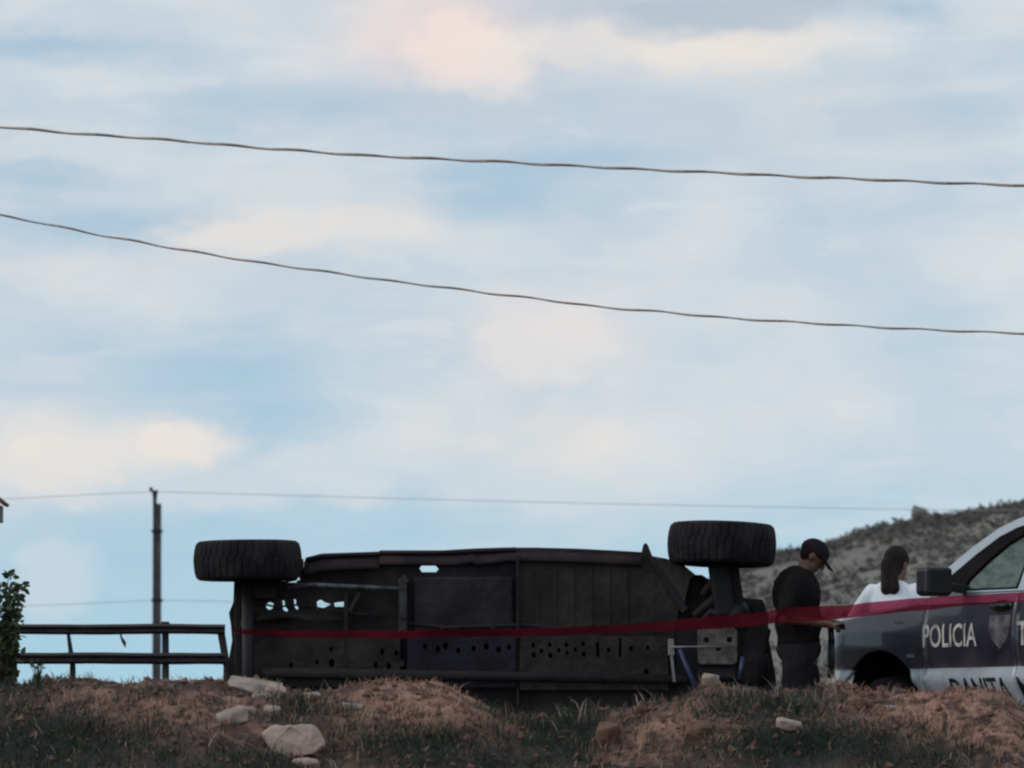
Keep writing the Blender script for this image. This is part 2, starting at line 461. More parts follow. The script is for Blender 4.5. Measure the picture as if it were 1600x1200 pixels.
class MB:
    def __init__(s):
        s.v, s.f = [], []

    def add(s, vs, fs):
        b = len(s.v)
        s.v += [Vector(x) for x in vs]
        s.f += [tuple(b + i for i in f) for f in fs]
        return s

    def box(s, c, size, rot=None):
        c = Vector(c); hx, hy, hz_ = (x / 2 for x in size)
        vs = [Vector((x, y, z)) for x in (-hx, hx) for y in (-hy, hy) for z in (-hz_, hz_)]
        if rot is not None:
            mrot = Euler(rot).to_matrix()
            vs = [mrot @ v for v in vs]
        return s.add([v + c for v in vs], [(0, 1, 3, 2), (4, 6, 7, 5), (0, 4, 5, 1), (2, 3, 7, 6), (0, 2, 6, 4), (1, 5, 7, 3)])

    def bar(s, a, b, wd, th, up=(0, -1, 0)):
        """rectangular bar from a to b, th measured along up"""
        a, b, up = Vector(a), Vector(b), Vector(up)
        d = (b - a).normalized()
        side = d.cross(up).normalized() * wd / 2
        u = side.cross(d).normalized() * th / 2
        vs = [p + i * side + j * u for p in (a, b) for i, j in ((-1, -1), (1, -1), (1, 1), (-1, 1))]
        return s.add(vs, [(0, 3, 2, 1), (4, 5, 6, 7), (0, 1, 5, 4), (1, 2, 6, 5), (2, 3, 7, 6), (3, 0, 4, 7)])

    def tube(s, pts, r, n=8, cap=True):
        pts = [Vector(p) for p in pts]
        rs = r if isinstance(r, (list, tuple)) else [r] * len(pts)
        rings = []
        prev = None
        for i, p in enumerate(pts):
            d = (pts[min(i + 1, len(pts) - 1)] - pts[max(i - 1, 0)]).normalized()
            if prev is None:
                a = d.orthogonal().normalized()
            else:
                a = (prev - d * prev.dot(d)).normalized()
            prev = a
            b = d.cross(a)
            rings.append([p + rs[i] * (math.cos(2 * math.pi * k / n) * a + math.sin(2 * math.pi * k / n) * b) for k in range(n)])
        vs = [v for rg in rings for v in rg]
        fs = []
        for i in range(len(pts) - 1):
            for k in range(n):
                fs.append((i * n + k, i * n + (k + 1) % n, (i + 1) * n + (k + 1) % n, (i + 1) * n + k))
        if cap:
            fs.append(tuple(range(n - 1, -1, -1)))
            fs.append(tuple((len(pts) - 1) * n + k for k in range(n)))
        return s.add(vs, fs)

    def lathe(s, prof, n=48, axis='z', c=(0, 0, 0), rad=None):
        """prof: (radius, height) pairs; closed ends when radius is 0"""
        c = Vector(c)
        vs = []
        for r_, h in prof:
            for k in range(n):
                a = 2 * math.pi * k / n
                q = r_ if rad is None else rad(r_, h, k)
                v = Vector((q * math.cos(a), q * math.sin(a), h))
                if axis == 'y': v = Vector((v.x, v.z, v.y))
                if axis == 'x': v = Vector((v.z, v.x, v.y))
                vs.append(v + c)
        fs = []
        for i in range(len(prof) - 1):
            for k in range(n):
                fs.append((i * n + k, i * n + (k + 1) % n, (i + 1) * n + (k + 1) % n, (i + 1) * n + k))
        return s.add(vs, fs)

    def ell(s, c, r, rot=None, n=14, m_=9):
        c = Vector(c)
        mrot = Euler(rot).to_matrix() if rot is not None else Matrix.Identity(3)
        vs = [c + mrot @ Vector((0, 0, r[2]))]
        for i in range(1, m_):
            th = math.pi * i / m_
            for k in range(n):
                a = 2 * math.pi * k / n
                vs.append(c + mrot @ Vector((r[0] * math.sin(th) * math.cos(a), r[1] * math.sin(th) * math.sin(a), r[2] * math.cos(th))))
        vs.append(c + mrot @ Vector((0, 0, -r[2])))
        fs = [(0, 1 + k, 1 + (k + 1) % n) for k in range(n)]
        for i in range(m_ - 2):
            for k in range(n):
                a, b = 1 + i * n, 1 + (i + 1) * n
                fs.append((a + k, b + k, b + (k + 1) % n, a + (k + 1) % n))
        a = 1 + (m_ - 2) * n
        fs += [(a + k, len(vs) - 1, a + (k + 1) % n) for k in range(n)]
        return s.add(vs, fs)

    def cap(s, a, b, ra, rb, n=12):
        """tapered capsule"""
        a, b = Vector(a), Vector(b)
        d = (b - a).normalized()
        pts, rs = [], []
        for k in range(4):
            th = math.pi / 2 * k / 4
            pts.append(a - d * ra * math.cos(th)); rs.append(max(1e-3, ra * math.sin(th)))
        pts.append(a); rs.append(ra); pts.append(b); rs.append(rb)
        for k in range(1, 5):
            th = math.pi / 2 * k / 4
            pts.append(b + d * rb * math.sin(th)); rs.append(max(1e-3, rb * math.cos(th)))
        return s.tube(pts, rs, n)

    def build(s, name, m_, parent=None, smooth=False, bevel=0.0, kind=None, label=None, solid=0.0, offset=0.0):
        me = bpy.data.meshes.new(name)
        me.from_pydata([tuple(v) for v in s.v], [], s.f)
        bm = bmesh.new(); bm.from_mesh(me)
        if not solid:
            bmesh.ops.recalc_face_normals(bm, faces=bm.faces)
        bm.to_mesh(me); bm.free()
        return link(name, me, m_, parent, smooth, bevel, kind, label, solid, offset)


def link(name, me, m_, parent=None, smooth=False, bevel=0.0, kind=None, label=None, solid=0.0, offset=0.0):
    o = bpy.data.objects.new(name, me)
    me.materials.append(M[m_] if isinstance(m_, str) else m_)
    col.objects.link(o)
    if parent is not None:
        o.parent = parent
    if smooth:
        for p in me.polygons:
            p.use_smooth = True
    if solid:
        md = o.modifiers.new('solid', 'SOLIDIFY'); md.thickness = solid; md.offset = offset
    if bevel:
        md = o.modifiers.new('bevel', 'BEVEL'); md.width = bevel; md.segments = 2; md.limit_method = 'ANGLE'
    if kind: o['kind'] = kind
    if label: o['label'] = label
    return o


def bake(o):
    """apply the modifiers of o"""
    dg = bpy.context.evaluated_depsgraph_get()
    dg.update()
    me = bpy.data.meshes.new_from_object(o.evaluated_get(dg))
    o.modifiers.clear()
    old = o.data
    o.data = me
    me.name = o.name
    bpy.data.meshes.remove(old)
    return o


def fill(outer, holes=()):
    """flat polygon with holes, 2-D points -> (verts2d, tris)"""
    bm = bmesh.new()
    edges = []
    for lp in [outer, *holes]:
        vs = [bm.verts.new((p[0], p[1], 0)) for p in lp]
        for i in range(len(vs)):
            edges.append(bm.edges.new((vs[i], vs[(i + 1) % len(vs)])))
    bmesh.ops.triangle_fill(bm, edges=edges, use_beauty=True, use_dissolve=False, normal=(0, 0, 1))
    bm.verts.index_update()
    v = [(x.co.x, x.co.y) for x in bm.verts]
    f = [tuple(x.index for x in fc.verts) for fc in bm.faces]
    bm.free()
    return v, f


def interp(x, tab):
    if x <= tab[0][0]: return tab[0][1]
    for (a, b), (c, d) in zip(tab, tab[1:]):
        if x <= c:
            t_ = (x - a) / (c - a)
            return b + (d - b) * t_
    return tab[-1][1]


# ------------------------------------------------------------------ ground, berm, road, hill
CREST = [(-900, 1040), (-300, 1062), (0, 1072), (60, 1062), (120, 1066), (200, 1068), (280, 1066), (330, 1062), (400, 1070), (450, 1074), (490, 1080),
         (560, 1072), (640, 1066), (700, 1076), (750, 1104), (790, 1122), (900, 1122), (960, 1110), (1000, 1100), (1050, 1092), (1100, 1076),
         (1150, 1072), (1200, 1080), (1250, 1076), (1300, 1072), (1350, 1086), (1400, 1082), (1450, 1078), (1520, 1078), (1560, 1086),
         (1590, 1106), (1640, 1120), (1800, 1100), (2500, 1070)]
YC = 37.0
CTAB = [(at(px, py, YC).x, at(px, py, YC).z) for px, py in CREST]


def nz3(x, y, s, z=0.0):
    return noise.noise(Vector((x * s, y * s, z)))


def gz(X, Y):
    yc = YC + .35 * nz3(X, 0, .8, 5.0)
    d = Y - yc
    cz = interp(X, CTAB)
    if d < 0:
        base = -1.45
        z = cz - .36 * (math.sqrt(d * d + .06) - .245)
        z = max(z, base)
    else:
        z = cz - .42 * (math.sqrt(d * d + .06) - .245)
        base = -.03 if Y < 56 else max(-2.5, -.03 - (Y - 56) * .12)
        z = max(z, base)
    k = max(0.0, 1 - abs(d) / 4.5)
    if k > 0:
        z += k * (.055 * nz3(X, Y * .8, 2.2) + .042 * nz3(X, Y, 5.5, 2.0) + .022 * nz3(X, Y, 13.0, 4.0) + .012 * nz3(X, Y, 29.0, 6.0))
    return z


def axis(dense0, dense1, step, lo, hi, grow=1.25):
    v = list(np.arange(dense0, dense1 + 1e-6, step))
    s = step; a = dense0
    while a > lo:
        s *= grow; a -= s; v.insert(0, max(a, lo))
    s = step; a = v[-1]
    while a < hi:
        s *= grow; a += s; v.append(min(a, hi))
    return v


GREEN = [(60, 1165, 190, 55, 1.0), (20, 1070, 90, 30, .7), (330, 1190, 260, 30, .55), (660, 1170, 150, 40, .9), (560, 1140, 60, 22, .4), (880, 1145, 70, 60, 1.0), (1000, 1090, 130, 24, .6), (1200, 1110, 110, 30, .8),
         (1260, 1165, 180, 40, 1.0), (760, 1195, 120, 24, .7), (1440, 1185, 110, 30, .7), (480, 1110, 70, 22, .7), (1130, 1150, 70, 30, .4), (250, 1085, 70, 20, .35), (820, 1112, 60, 18, .6), (-200, 1150, 200, 80, .8), (1900, 1150, 200, 80, .6)]
DRY = [(640, 1110, 160, 55, 1.0), (1460, 1110, 160, 45, 1.0), (260, 1110, 160, 40, .7), (1080, 1130, 110, 45, .8), (430, 1090, 110, 30, .4), (1560, 1140, 80, 50, .9), (980, 1160, 90, 40, .5), (150, 1090, 120, 30, .5), (700, 1120, 90, 40, .8)]
STRAW = []


def zone(tab, px, py):
    s_ = 0
    for x, y, rx__, ry__, k in tab:
        s_ = max(s_, k * math.exp(-((px - x) / rx__) ** 2 - ((py - y) / ry__) ** 2))
    return s_



xs = axis(-4.2, 4.2, .035, -2500, 2500)
ys = axis(34.2, 39.6, .05, -300, 6000)
verts, faces = [], []
for y in ys:
    for x in xs:
        verts.append((x, y, gz(x, y)))
nx = len(xs)
for j in range(len(ys) - 1):
    for i in range(nx - 1):
        a = j * nx + i
        faces.append((a, a + 1, a + 1 + nx, a + nx))
me = bpy.data.meshes.new('ground')
me.from_pydata(verts, [], faces)
# how much of the soil is overgrown / covered with dry stubble, painted where the plants grow
at_ = me.attributes.new('cover', 'FLOAT_VECTOR', 'POINT')
cov = []
for x, y, z in verts:
    if abs(x) < 8 and 33 < y < 40:
        px, py = px_of((x, y, z))
        cov.append((zone(GREEN, px, py) if py > 1000 else 0, zone(DRY, px, py) if py > 1000 else 0, 0))
    else:
        cov.append((.4, .3, 0))
at_.data.foreach_set('vector', [c for q in cov for c in q])


def ground_mat():
    m = mat('soil', (.095, .053, .042), (.026, .019, .018), .95, scale=2.6, detail=8, bump=.9, bscale=16, mid=(.38, .62))
    t = m.node_tree
    p = t.nodes['Principled BSDF']
    tcn = t.nodes.new('ShaderNodeTexCoord')
    old = p.inputs['Base Color'].links[0].from_socket
    def mth(op, a, b):
        n = t.nodes.new('ShaderNodeMath'); n.operation = op; n.use_clamp = op == 'ADD'
        for i, v in enumerate((a, b)):
            if isinstance(v, (int, float)): n.inputs[i].default_value = v
            else: t.links.new(v, n.inputs[i])
        return n.outputs[0]
    nz = t.nodes.new('ShaderNodeTexNoise'); nz.inputs['Scale'].default_value = 9; nz.inputs['Detail'].default_value = 6
    t.links.new(tcn.outputs['Object'], nz.inputs[0])
    att = t.nodes.new('ShaderNodeAttribute'); att.attribute_name = 'cover'
    sp = t.nodes.new('ShaderNodeSeparateXYZ'); t.links.new(att.outputs['Vector'], sp.inputs[0])
    nn = mth('MULTIPLY', mth('SUBTRACT', nz.outputs['Fac'], .54), 4.2)
    dry = t.nodes.new('ShaderNodeMix'); dry.data_type = 'RGBA'
    dry.inputs[7].default_value = (.55, .305, .222, 1)
    t.links.new(mth('MULTIPLY', mth('ADD', mth('MULTIPLY', sp.outputs[1], .8), nn), .82), dry.inputs['Factor']); t.links.new(old, dry.inputs[6])
    g = t.nodes.new('ShaderNodeMix'); g.data_type = 'RGBA'
    g.inputs[7].default_value = (.014, .019, .014, 1)
    t.links.new(mth('ADD', mth('MULTIPLY', sp.outputs[0], 1.25), mth('MULTIPLY', nn, .6)), g.inputs['Factor']); t.links.new(dry.outputs[2], g.inputs[6])
    t.links.new(g.outputs[2], p.inputs['Base Color'])
    return m


link('ground', me, ground_mat(), smooth=True, kind='structure')

rd = MB()
rd.add([(-60, 40.6, .004), (60, 40.6, .004), (60, 49.4, .004), (-60, 49.4, .004)], [(0, 1, 2, 3)])
rd.build('road', 'asphalt', kind='structure')
ln = MB()
ln.add([(-60, 49.0, .008), (60, 49.0, .008), (60, 49.12, .008), (-60, 49.12, .008)], [(0, 1, 2, 3)])
ln.build('road_edge_line', 'letter_white', kind='structure')


def hit(px, py):
    for k in range(400):
        Y = 33.5 + k * .02
        p = at(px, py, Y)
        if gz(p.x, Y) >= p.z:
            return Vector((p.x, Y, gz(p.x, Y)))
    p = at(px, py, YC)
    return Vector((p.x, YC, gz(p.x, YC)))


HY = 200.0
HP = [(600, 1190), (800, 1110), (900, 1040), (1000, 985), (1080, 930), (1150, 886), (1213, 863), (1260, 852), (1310, 839), (1345, 823), (1400, 813),
      (1450, 804), (1500, 796), (1560, 786), (1600, 781), (1800, 752), (2300, 705), (3200, 660), (5000, 640), (9000, 700)]
HTAB = [(at(px, py, HY).x, at(px, py, HY).z) for px, py in HP]


def hill_z(X, Y):
    top = interp(X * HY / Y if Y < HY else X, HTAB) * (Y / HY if Y < HY else 1)
    if Y < HY:
        k = max(0, (Y - 95) / (HY - 95))
        k = k * k * (3 - 2 * k) * .55 + .45 * k
    else:
        k = max(0.0, 1 - ((Y - HY) / 170) ** 2)
    return -2.5 + (top + 2.5) * k + (.22 * nz3(X, Y, .35) + .5 * nz3(X, Y, .08, 3)) * min(1, k * 2) - .2


hx = list(np.arange(-6, 32, .35)) + list(np.arange(32, 190, 3.0))
hy = list(np.arange(95, 205, 1.6)) + list(np.arange(205, 375, 8.0))
verts = [(x, y, hill_z(x, y)) for y in hy for x in hx]
nh = len(hx)
faces = [(j * nh + i, j * nh + i + 1, (j + 1) * nh + i + 1, (j + 1) * nh + i) for j in range(len(hy) - 1) for i in range(nh - 1)]
me = bpy.data.meshes.new('hill')
me.from_pydata(verts, [], faces)


def hill_mat():
    m = mat('hill_scrub', (.185, .178, .158), (.145, .142, .134), .95, scale=.35, detail=8, bump=.8, bscale=2.0, mid=(.35, .65))  # distance haze put into the colours, lightened and greyed
    t = m.node_tree
    p = t.nodes['Principled BSDF']
    tcn = t.nodes.new('ShaderNodeTexCoord')
    old = p.inputs['Base Color'].links[0].from_socket
    nz = t.nodes.new('ShaderNodeTexNoise'); nz.inputs['Scale'].default_value = .12; nz.inputs['Detail'].default_value = 5
    mp = t.nodes.new('ShaderNodeMapping'); mp.inputs['Scale'].default_value = (1, 1, 3.5)
    t.links.new(tcn.outputs['Object'], mp.inputs[0]); t.links.new(mp.outputs[0], nz.inputs[0])
    mr = t.nodes.new('ShaderNodeMapRange'); mr.inputs[1].default_value = .42; mr.inputs[2].default_value = .62
    t.links.new(nz.outputs['Fac'], mr.inputs[0])
    g = t.nodes.new('ShaderNodeMix'); g.data_type = 'RGBA'
    g.inputs[7].default_value = (.205, .192, .160, 1)
    t.links.new(mr.outputs[0], g.inputs['Factor']); t.links.new(old, g.inputs[6])
    t.links.new(g.outputs[2], p.inputs['Base Color'])
    return m


link('hill', me, hill_mat(), smooth=True, kind='structure')

# scrub all over the hill: nobody could count it
sv, sf = [], []
for k in range(9000):
    if k < 2600:
        Y = HY + rnd.uniform(-6, 1.5)
        X = rnd.uniform(2, 24)
    else:
        Y = 199 - 75 * rnd.random() ** 1.6
        X = rnd.uniform(1, 24) * Y / HY
    zb = hill_z(X, Y)
    r_ = rnd.uniform(.05, .16) * (1.0 if rnd.random() < .95 else 1.7)
    for q in range(8):
        c = Vector((X + rnd.gauss(0, r_ * .6), Y + rnd.gauss(0, r_ * .6), zb + abs(rnd.gauss(0, r_ * .55)) + .02))
        for i in range(3):
            a, b = Vector((rnd.gauss(0, 1), rnd.gauss(0, 1), rnd.gauss(0, 1))) * r_ * .30, Vector((rnd.gauss(0, 1), rnd.gauss(0, 1), rnd.gauss(0, 1))) * r_ * .30
            n_ = len(sv)
            sv += [c + a, c + b, c - a * .6 - b * .5]
            sf.append((n_, n_ + 1, n_ + 2))
me = bpy.data.meshes.new('scrub')
me.from_pydata([tuple(v) for v in sv], [], sf)
link('scrub', me, 'scrub', kind='stuff')


# ------------------------------------------------------------------ overturned pickup
YV = 45.0
SV = F / YV
vb = at(760, 1230, YV)
VB = Vector((vb.x, YV, 0.0))
pick = empty('overturned_pickup', VB, 'dark pickup lying on its side with its underside and two wheels facing the camera', 'pickup')


def P(px, py, dy=0.0):
    p = at(px, py, YV)
    return Vector((p.x - VB.x, dy, p.z - VB.z))


def P2(px, py):
    p = P(px, py)
    return (p.x, p.z)


def plate(name, outer, holes, y0, y1, m_, bevel=0.0, label=None):
    """outline and holes given in photograph pixels at the wreck, from depth y0 to y1"""
    ov = [P2(*p) for p in outer]
    hv = [[P2(*p) for p in h] for h in holes]
    v, f = fill(ov, hv)
    mb = MB()
    n_ = len(v)
    mb.v = [Vector((x, y0, z)) for x, z in v] + [Vector((x, y1, z)) for x, z in v]
    mb.f = [tuple(q) for q in f] + [tuple(i + n_ for i in reversed(q)) for q in f]
    idx = {(round(x, 6), round(z, 6)): i for i, (x, z) in enumerate(v)}
    for lp in [ov, *hv]:
        ii = [idx[(round(np.float32(a).item(), 6), round(np.float32(b).item(), 6))] for a, b in lp]
        for i in range(len(ii)):
            a, b = ii[i], ii[(i + 1) % len(ii)]
            mb.f.append((a, b, b + n_, a + n_))
    return mb.build(name, m_, pick, bevel=bevel, label=label)


GY = 1232     # pixel row of the road under the wreck
# bed floor (rear, left), open to the sky behind: daylight comes through its holes
plate('bed_floor', [(361, GY), (353, 1075), (354, 1040), (361, 1000), (359, 975), (356, 957), (363, 940), (364, 907), (440, 907), (470, 905), (476, 871), (500, 866), (590, 863), (632, 864),
                    (632, GY)],
      [[(446, 905.5), (448, 904.2), (461, 904.4), (463, 906), (462, 909), (447, 909)],
       [(414, 943), (420, 939.5), (426, 942), (425, 949), (420, 952), (415, 949)],
       [(440, 937), (443, 938), (444.5, 947), (449, 953), (446, 955), (441, 951)],
       [(458, 935), (461, 936), (461.5, 943), (465, 950), (463, 952), (459, 947)],
       [(494, 939), (500, 936), (506, 940), (516, 943), (507, 948), (495, 951)],
       [(521, 941), (528, 940), (537, 939), (541, 944), (538, 947), (522, 947)]], .16, .185, 'floor_a')
plate('cover_plate', [(627, GY), (627, 866), (640, 862), (690, 861), (740, 858), (813, 857), (813, GY)],
      [[(655, 887), (658, 883), (680, 883), (685, 888), (681, 893), (659, 893)]], .13, .155, 'floor_b')
plate('cab_floor', [(810, GY), (810, 856), (900, 857), (1000, 862), (1018, 866), (1040, 905), (1062, 945), (1056, 985), (1056, GY)],[], .12, .16, 'floor_c')
# frame rail with its row of punched holes
holes = []
for px, py, r_ in [(833, 1008, 3), (834, 1023, 3.5), (846, 1017, 3), (859, 1007, 3), (860, 1024, 3.5), (873, 1016, 3), (885, 1007, 3), (886, 1020, 3), (899, 1015, 3),
                   (911, 1006, 3), (912, 1022, 3.5), (951, 1015, 3), (986, 1013, 3.5), (1012, 1012, 3), (945, 1064, 4), (1010, 1050, 4)]:
    holes.append([(px + r_ * math.cos(a), py + r_ * 1.35 * math.sin(a)) for a in np.linspace(0, 2 * math.pi, 8, endpoint=False)])
holes.append([(931, 1004), (936, 1004), (937, 1027), (932, 1027)])
holes.append([(967, 997), (971, 997), (971, 1027), (967, 1027)])
plate('frame_rail', [(812, 1078), (812, 994), (1040, 994), (1044, 1000), (1044, 1078)], holes, .02, .119, 'rail_c')
holes = []
for px, py, r_ in [(454, 1040, 3.5), (495, 1034, 3), (518, 1036, 5), (517, 1014, 3), (587, 1039, 3.5), (607, 1040, 4), (628, 1036, 4), (597, 1018, 3.5), (619, 1020, 3.5)]:
    holes.append([(px + r_ * math.cos(a), py + r_ * 1.4 * math.sin(a)) for a in np.linspace(0, 2 * math.pi, 8, endpoint=False)])
plate('frame_rail', [(372, 1072), (372, 998), (625, 993), (625, 1072)], holes, .05, .158, 'rail_a')
holes = [[(px + r_ * math.cos(a), py + r_ * 1.4 * math.sin(a)) for a in np.linspace(0, 2 * math.pi, 8, endpoint=False)]
         for px, py, r_ in [(664, 1010, 3.5), (684, 1014, 4), (696, 1009, 4), (716, 1016, 3.5), (740, 1013, 3.5), (760, 1010, 4), (779, 1015, 4), (795, 1011, 3.5)]]
plate('frame_rail', [(636, 1074), (636, 995), (806, 994), (806, 1074)], holes, .03, .129, 'rail_b')
# lower frame rail nearer the road
mb = MB(); mb.box(P(705, 1180, .10), (3.05, .05, .13)); mb.build('frame_rail', 'black', pick, bevel=.01)
# stamped ribs of the floor pans, pipes and clips
for px in (838, 866, 894, 922, 950, 978):
    mb = MB(); mb.bar(P(px, 884 + abs(px - 905) * .08, .118), P(px + 1, 978, .118), .035, .012); mb.build('floor_rib', 'floor_c', pick, bevel=.005)
for px in (470, 500, 575, 602):
    mb = MB(); mb.bar(P(px, 872, .158), P(px, 905, .158), .03, .012); mb.build('floor_rib', 'floor_a', pick, bevel=.005)
mb = MB(); mb.tube([P(632, 973, .07), P(700, 980, .06), P(820, 976, .07), P(900, 984, .06), P(1036, 980, .08)], .012, 8); mb.build('fuel_line', 'dark_metal', pick, smooth=True)
for px, py in ((690, 979), (770, 978), (860, 980), (950, 982)):
    mb = MB(); mb.box(P(px, py, .085), (.03, .07, .035)); mb.build('clip', 'dark_metal', pick, bevel=.004)
# cross members
for px, py0, py1, wd, m_ in [(629, 903, 990, .060, 'grey_metal'), (809, 868, 1180, .020, 'floor_b'), (372, 930, 1180, .05, 'dark_metal'), 
                             (540, 925, 1180, .03, 'floor_a')]:
    mb = MB(); mb.bar(P(px, py0, .08), P(px, py1, .08), wd, .07); mb.build('cross_member', m_, pick, bevel=.008)
# exhaust pipe and its hanger
mb = MB(); mb.tube([P(448, 917, .06), P(490, 914, .05), (P(560, 917, .05)), P(632, 920, .06)], .019, 10); mb.build('exhaust_pipe', 'exhaust', pick, smooth=True)
mb = MB(); mb.bar(P(544, 956, .10), P(561, 925, .10), .035, .03); mb.build('hanger', 'grey_metal', pick, bevel=.006)
mb = MB(); mb.bar(P(630, 900, .02), P(636, 910, .02), .03, .05); mb.build('bracket', 'grey_metal', pick, bevel=.006)
mb = MB(); mb.box(P(630, 955, .02), (.05, .05, .11)); mb.build('bracket', 'grey_metal', pick, bevel=.006)
mb = MB(); mb.bar(P(380, 975, .05), P(390, 960, .05), .06, .05); mb.bar(P(384, 988, .05), P(381, 970, .05), .05, .05); mb.build('shackle', 'grey_metal', pick, bevel=.008)
# leaf springs, rear axle, differential, drive shaft, fuel tank
mb = MB()
for k in range(4):
    a, b = 370 + k * 9, 548 - k * 16
    mb.tube([P(a, 966 + k * 1, .09 - .012 * k), P((a + b) / 2, 960 + k * 1, .04 - .014 * k), P(b, 967 + k, .09 - .012 * k)], .009, 6)
mb.build('leaf_spring', 'dark_metal', pick)
mb = MB(); mb.tube([P(387, 908, -.05), P(388, 1180, .02)], [.042, .042], 12); mb.build('rear_axle', 'black', pick, smooth=True)
mb = MB(); mb.tube([P(410, 1050, 0), P(1090, 1062, .02)], .035, 12); mb.build('drive_shaft', 'dark_metal', pick, smooth=True)
mb = MB(); mb.box(P(724, 944, .105), (.72, .045, .40)); mb.build('fuel_tank', 'floor_b', pick, bevel=.02)
mb = MB(); mb.box(P(405, 925, .10), (.24, .10, .09)); mb.box(P(425, 960, .12), (.30, .05, .05)); mb.build('bump_stop', 'dark_metal', pick, bevel=.01)
mb = MB()
mb.tube([P(380, 935, .10), P(430, 948, .11), P(470, 944, .10), P(530, 956, .10), P(600, 962, .11)], .008, 6)
mb.tube([P(400, 912, .11), P(428, 930, .11), P(452, 931, .11), P(476, 922, .11), P(480, 950, .12)], .010, 6)
mb.build('brake_line', 'dark_metal', pick, smooth=True)


# bed walls, tailgate, cab, hood : the body behind the floor
def strip(name, pts, y0, y1, m_, smooth=True, solid=.02):
    mb = MB()
    for p in pts:
        mb.v += [P(p[0], p[1], y0), P(p[0], p[1], (y0 + y1) / 2) + Vector((0, 0, .02)), P(p[0], p[1], y1)]
    for i in range(len(pts) - 1):
        for j in range(2):
            mb.f.append((i * 3 + j, i * 3 + 3 + j, i * 3 + 4 + j, i * 3 + 1 + j))
    return mb.build(name, m_, pick, smooth=smooth, solid=solid, offset=-1)


strip('bed_side', [(476, 872), (500, 866), (590, 863), (592, 861), (640, 861), (690, 861), (740, 858), (806, 856)], .10, .72, 'wreck_paint')
mb = MB(); mb.box(P(585, 1232, .42) + Vector((0, 0, .02)), (2.0, .6, .03)); mb.build('bed_side', 'wreck_paint', pick)
mb = MB(); mb.box(P(806, 1044, .45), (.03, .52, 1.68)); mb.build('bed_front_wall', 'wreck_paint', pick)
def rounded(name, pts, m_, rp=20.0, d0=.085, dd=.13):
    """body side curving from the underside (towards the camera) over to the flank that faces the sky"""
    mb = MB()
    K = 7
    for px, py in pts:
        for k in range(K + 1):
            a = math.pi / 2 * k / K
            q = P(px, py + rp * (1 - math.sin(a)) + .35 * noise.noise(Vector((px * .03, k, 0))), d0 + dd * (1 - math.cos(a)))
            mb.v.append(q)
        mb.v.append(P(px, py, d0 + dd + .25))
    n = K + 2
    for i_ in range(len(pts) - 1):
        for k in range(n - 1):
            mb.f.append((i_ * n + k, i_ * n + k + 1, (i_ + 1) * n + k + 1, (i_ + 1) * n + k))
    return mb.build(name, m_, pick, smooth=True, solid=.006)


rounded('rocker_panel', [(592, 859.5), (640, 860), (700, 861), (720, 860.5), (733, 857.5), (739, 857), (744, 860), (770, 858), (792, 854.5), (840, 854.5), (900, 856), (960, 859), (1003, 861.5)], 'wreck_side', 22)
rounded('bed_flank', [(474, 876), (484, 871), (500, 866.5), (530, 864), (560, 863), (592, 862)], 'wreck_side', 26)
# cab: floor end, doors (up and down), roof facing away
cx0, cx1 = P(812, 1000).x, P(1012, 1000).x
zt, zb = P(0, 862).z, .03
mb = MB()
sec = [(.17, zt, zb), (.50, zt + .01, zb), (.80, zt, zb + .0), (1.30, zt - .22, zb + .22), (1.42, zt - .32, zb + .32)]
for (x0, t0, t1) in ((cx0, 0, 0), (cx1, 0, 0)):
    for i, (y, a, b) in enumerate(sec):
        xx = x0 + (0 if x0 == cx0 else (.0 if y < .85 else -(y - .8) * .75))
        mb.v += [Vector((xx, y, a)), Vector((xx, y, b))]
n_ = len(sec)
for i in range(n_ - 1):
    a = 2 * i; b = 2 * (i + n_)
    mb.f += [(a, a + 2, b + 2, b), (a + 1, b + 1, b + 3, a + 3), (a, a + 1, a + 3, a + 2), (b, b + 2, b + 3, b + 1)]
mb.f += [(0, 2 * n_, 2 * n_ + 1, 1), (2 * n_ - 2, 2 * n_ - 1, 4 * n_ - 1, 4 * n_ - 2)]
cab = mb.build('cab', 'wreck_paint', pick, bevel=.02)
mb = MB(); mb.box(((cx0 + cx1) / 2 - .1, 1.05, zt - .09), (.62, .34, .012), (R(-23), 0, 0)); mb.build('window', 'wind_glass', cab)
mb = MB(); mb.add([(cx1 - .005, .86, zt - .1), (cx1 - .005, .86, zb + .1), (cx1 - .36, 1.28, zb + .28), (cx1 - .36, 1.28, zt - .28)], [(0, 1, 2, 3)]); mb.v = [v + Vector((.02, .02, 0)) for v in mb.v]
mb.build('windshield', 'trim', cab, solid=.01)
# front clip: hood and inner fender, right of the cab
plate('inner_fender', [(1016, 867), (1040, 871), (1065, 878), (1088, 897), (1098, 897), (1112, 906), (1122, 950), (1096, 1000), (1040, 1000), (1030, 945), (1020, 905)], [], .18, .70, 'wreck_paint')
plate('engine_bay', [(1057, GY), (1057, 980), (1118, 942), (1132, 950), (1152, 924), (1166, 934), (1193, 936), (1201, 958), (1203, 1000), (1214, 1060), (1216, GY)],
      [[(1136, 948), (1141, 945), (1143, 966), (1138, 968)]], .14, .22, 'black')
mb = MB(); mb.box(P(1105, 1095, .52), (.62, .58, 1.10)); mb.build('hood', 'wreck_paint', pick, bevel=.05)
plate('fender_brace', [(1014, 870), (1022, 868), (1076, 950), (1066, 958)], [], .10, .17, 'black')
plate('fender_lip', [(1022, 869), (1060, 878), (1086, 897), (1078, 905), (1070, 940), (1050, 910)], [], .09, .17, 'lip')
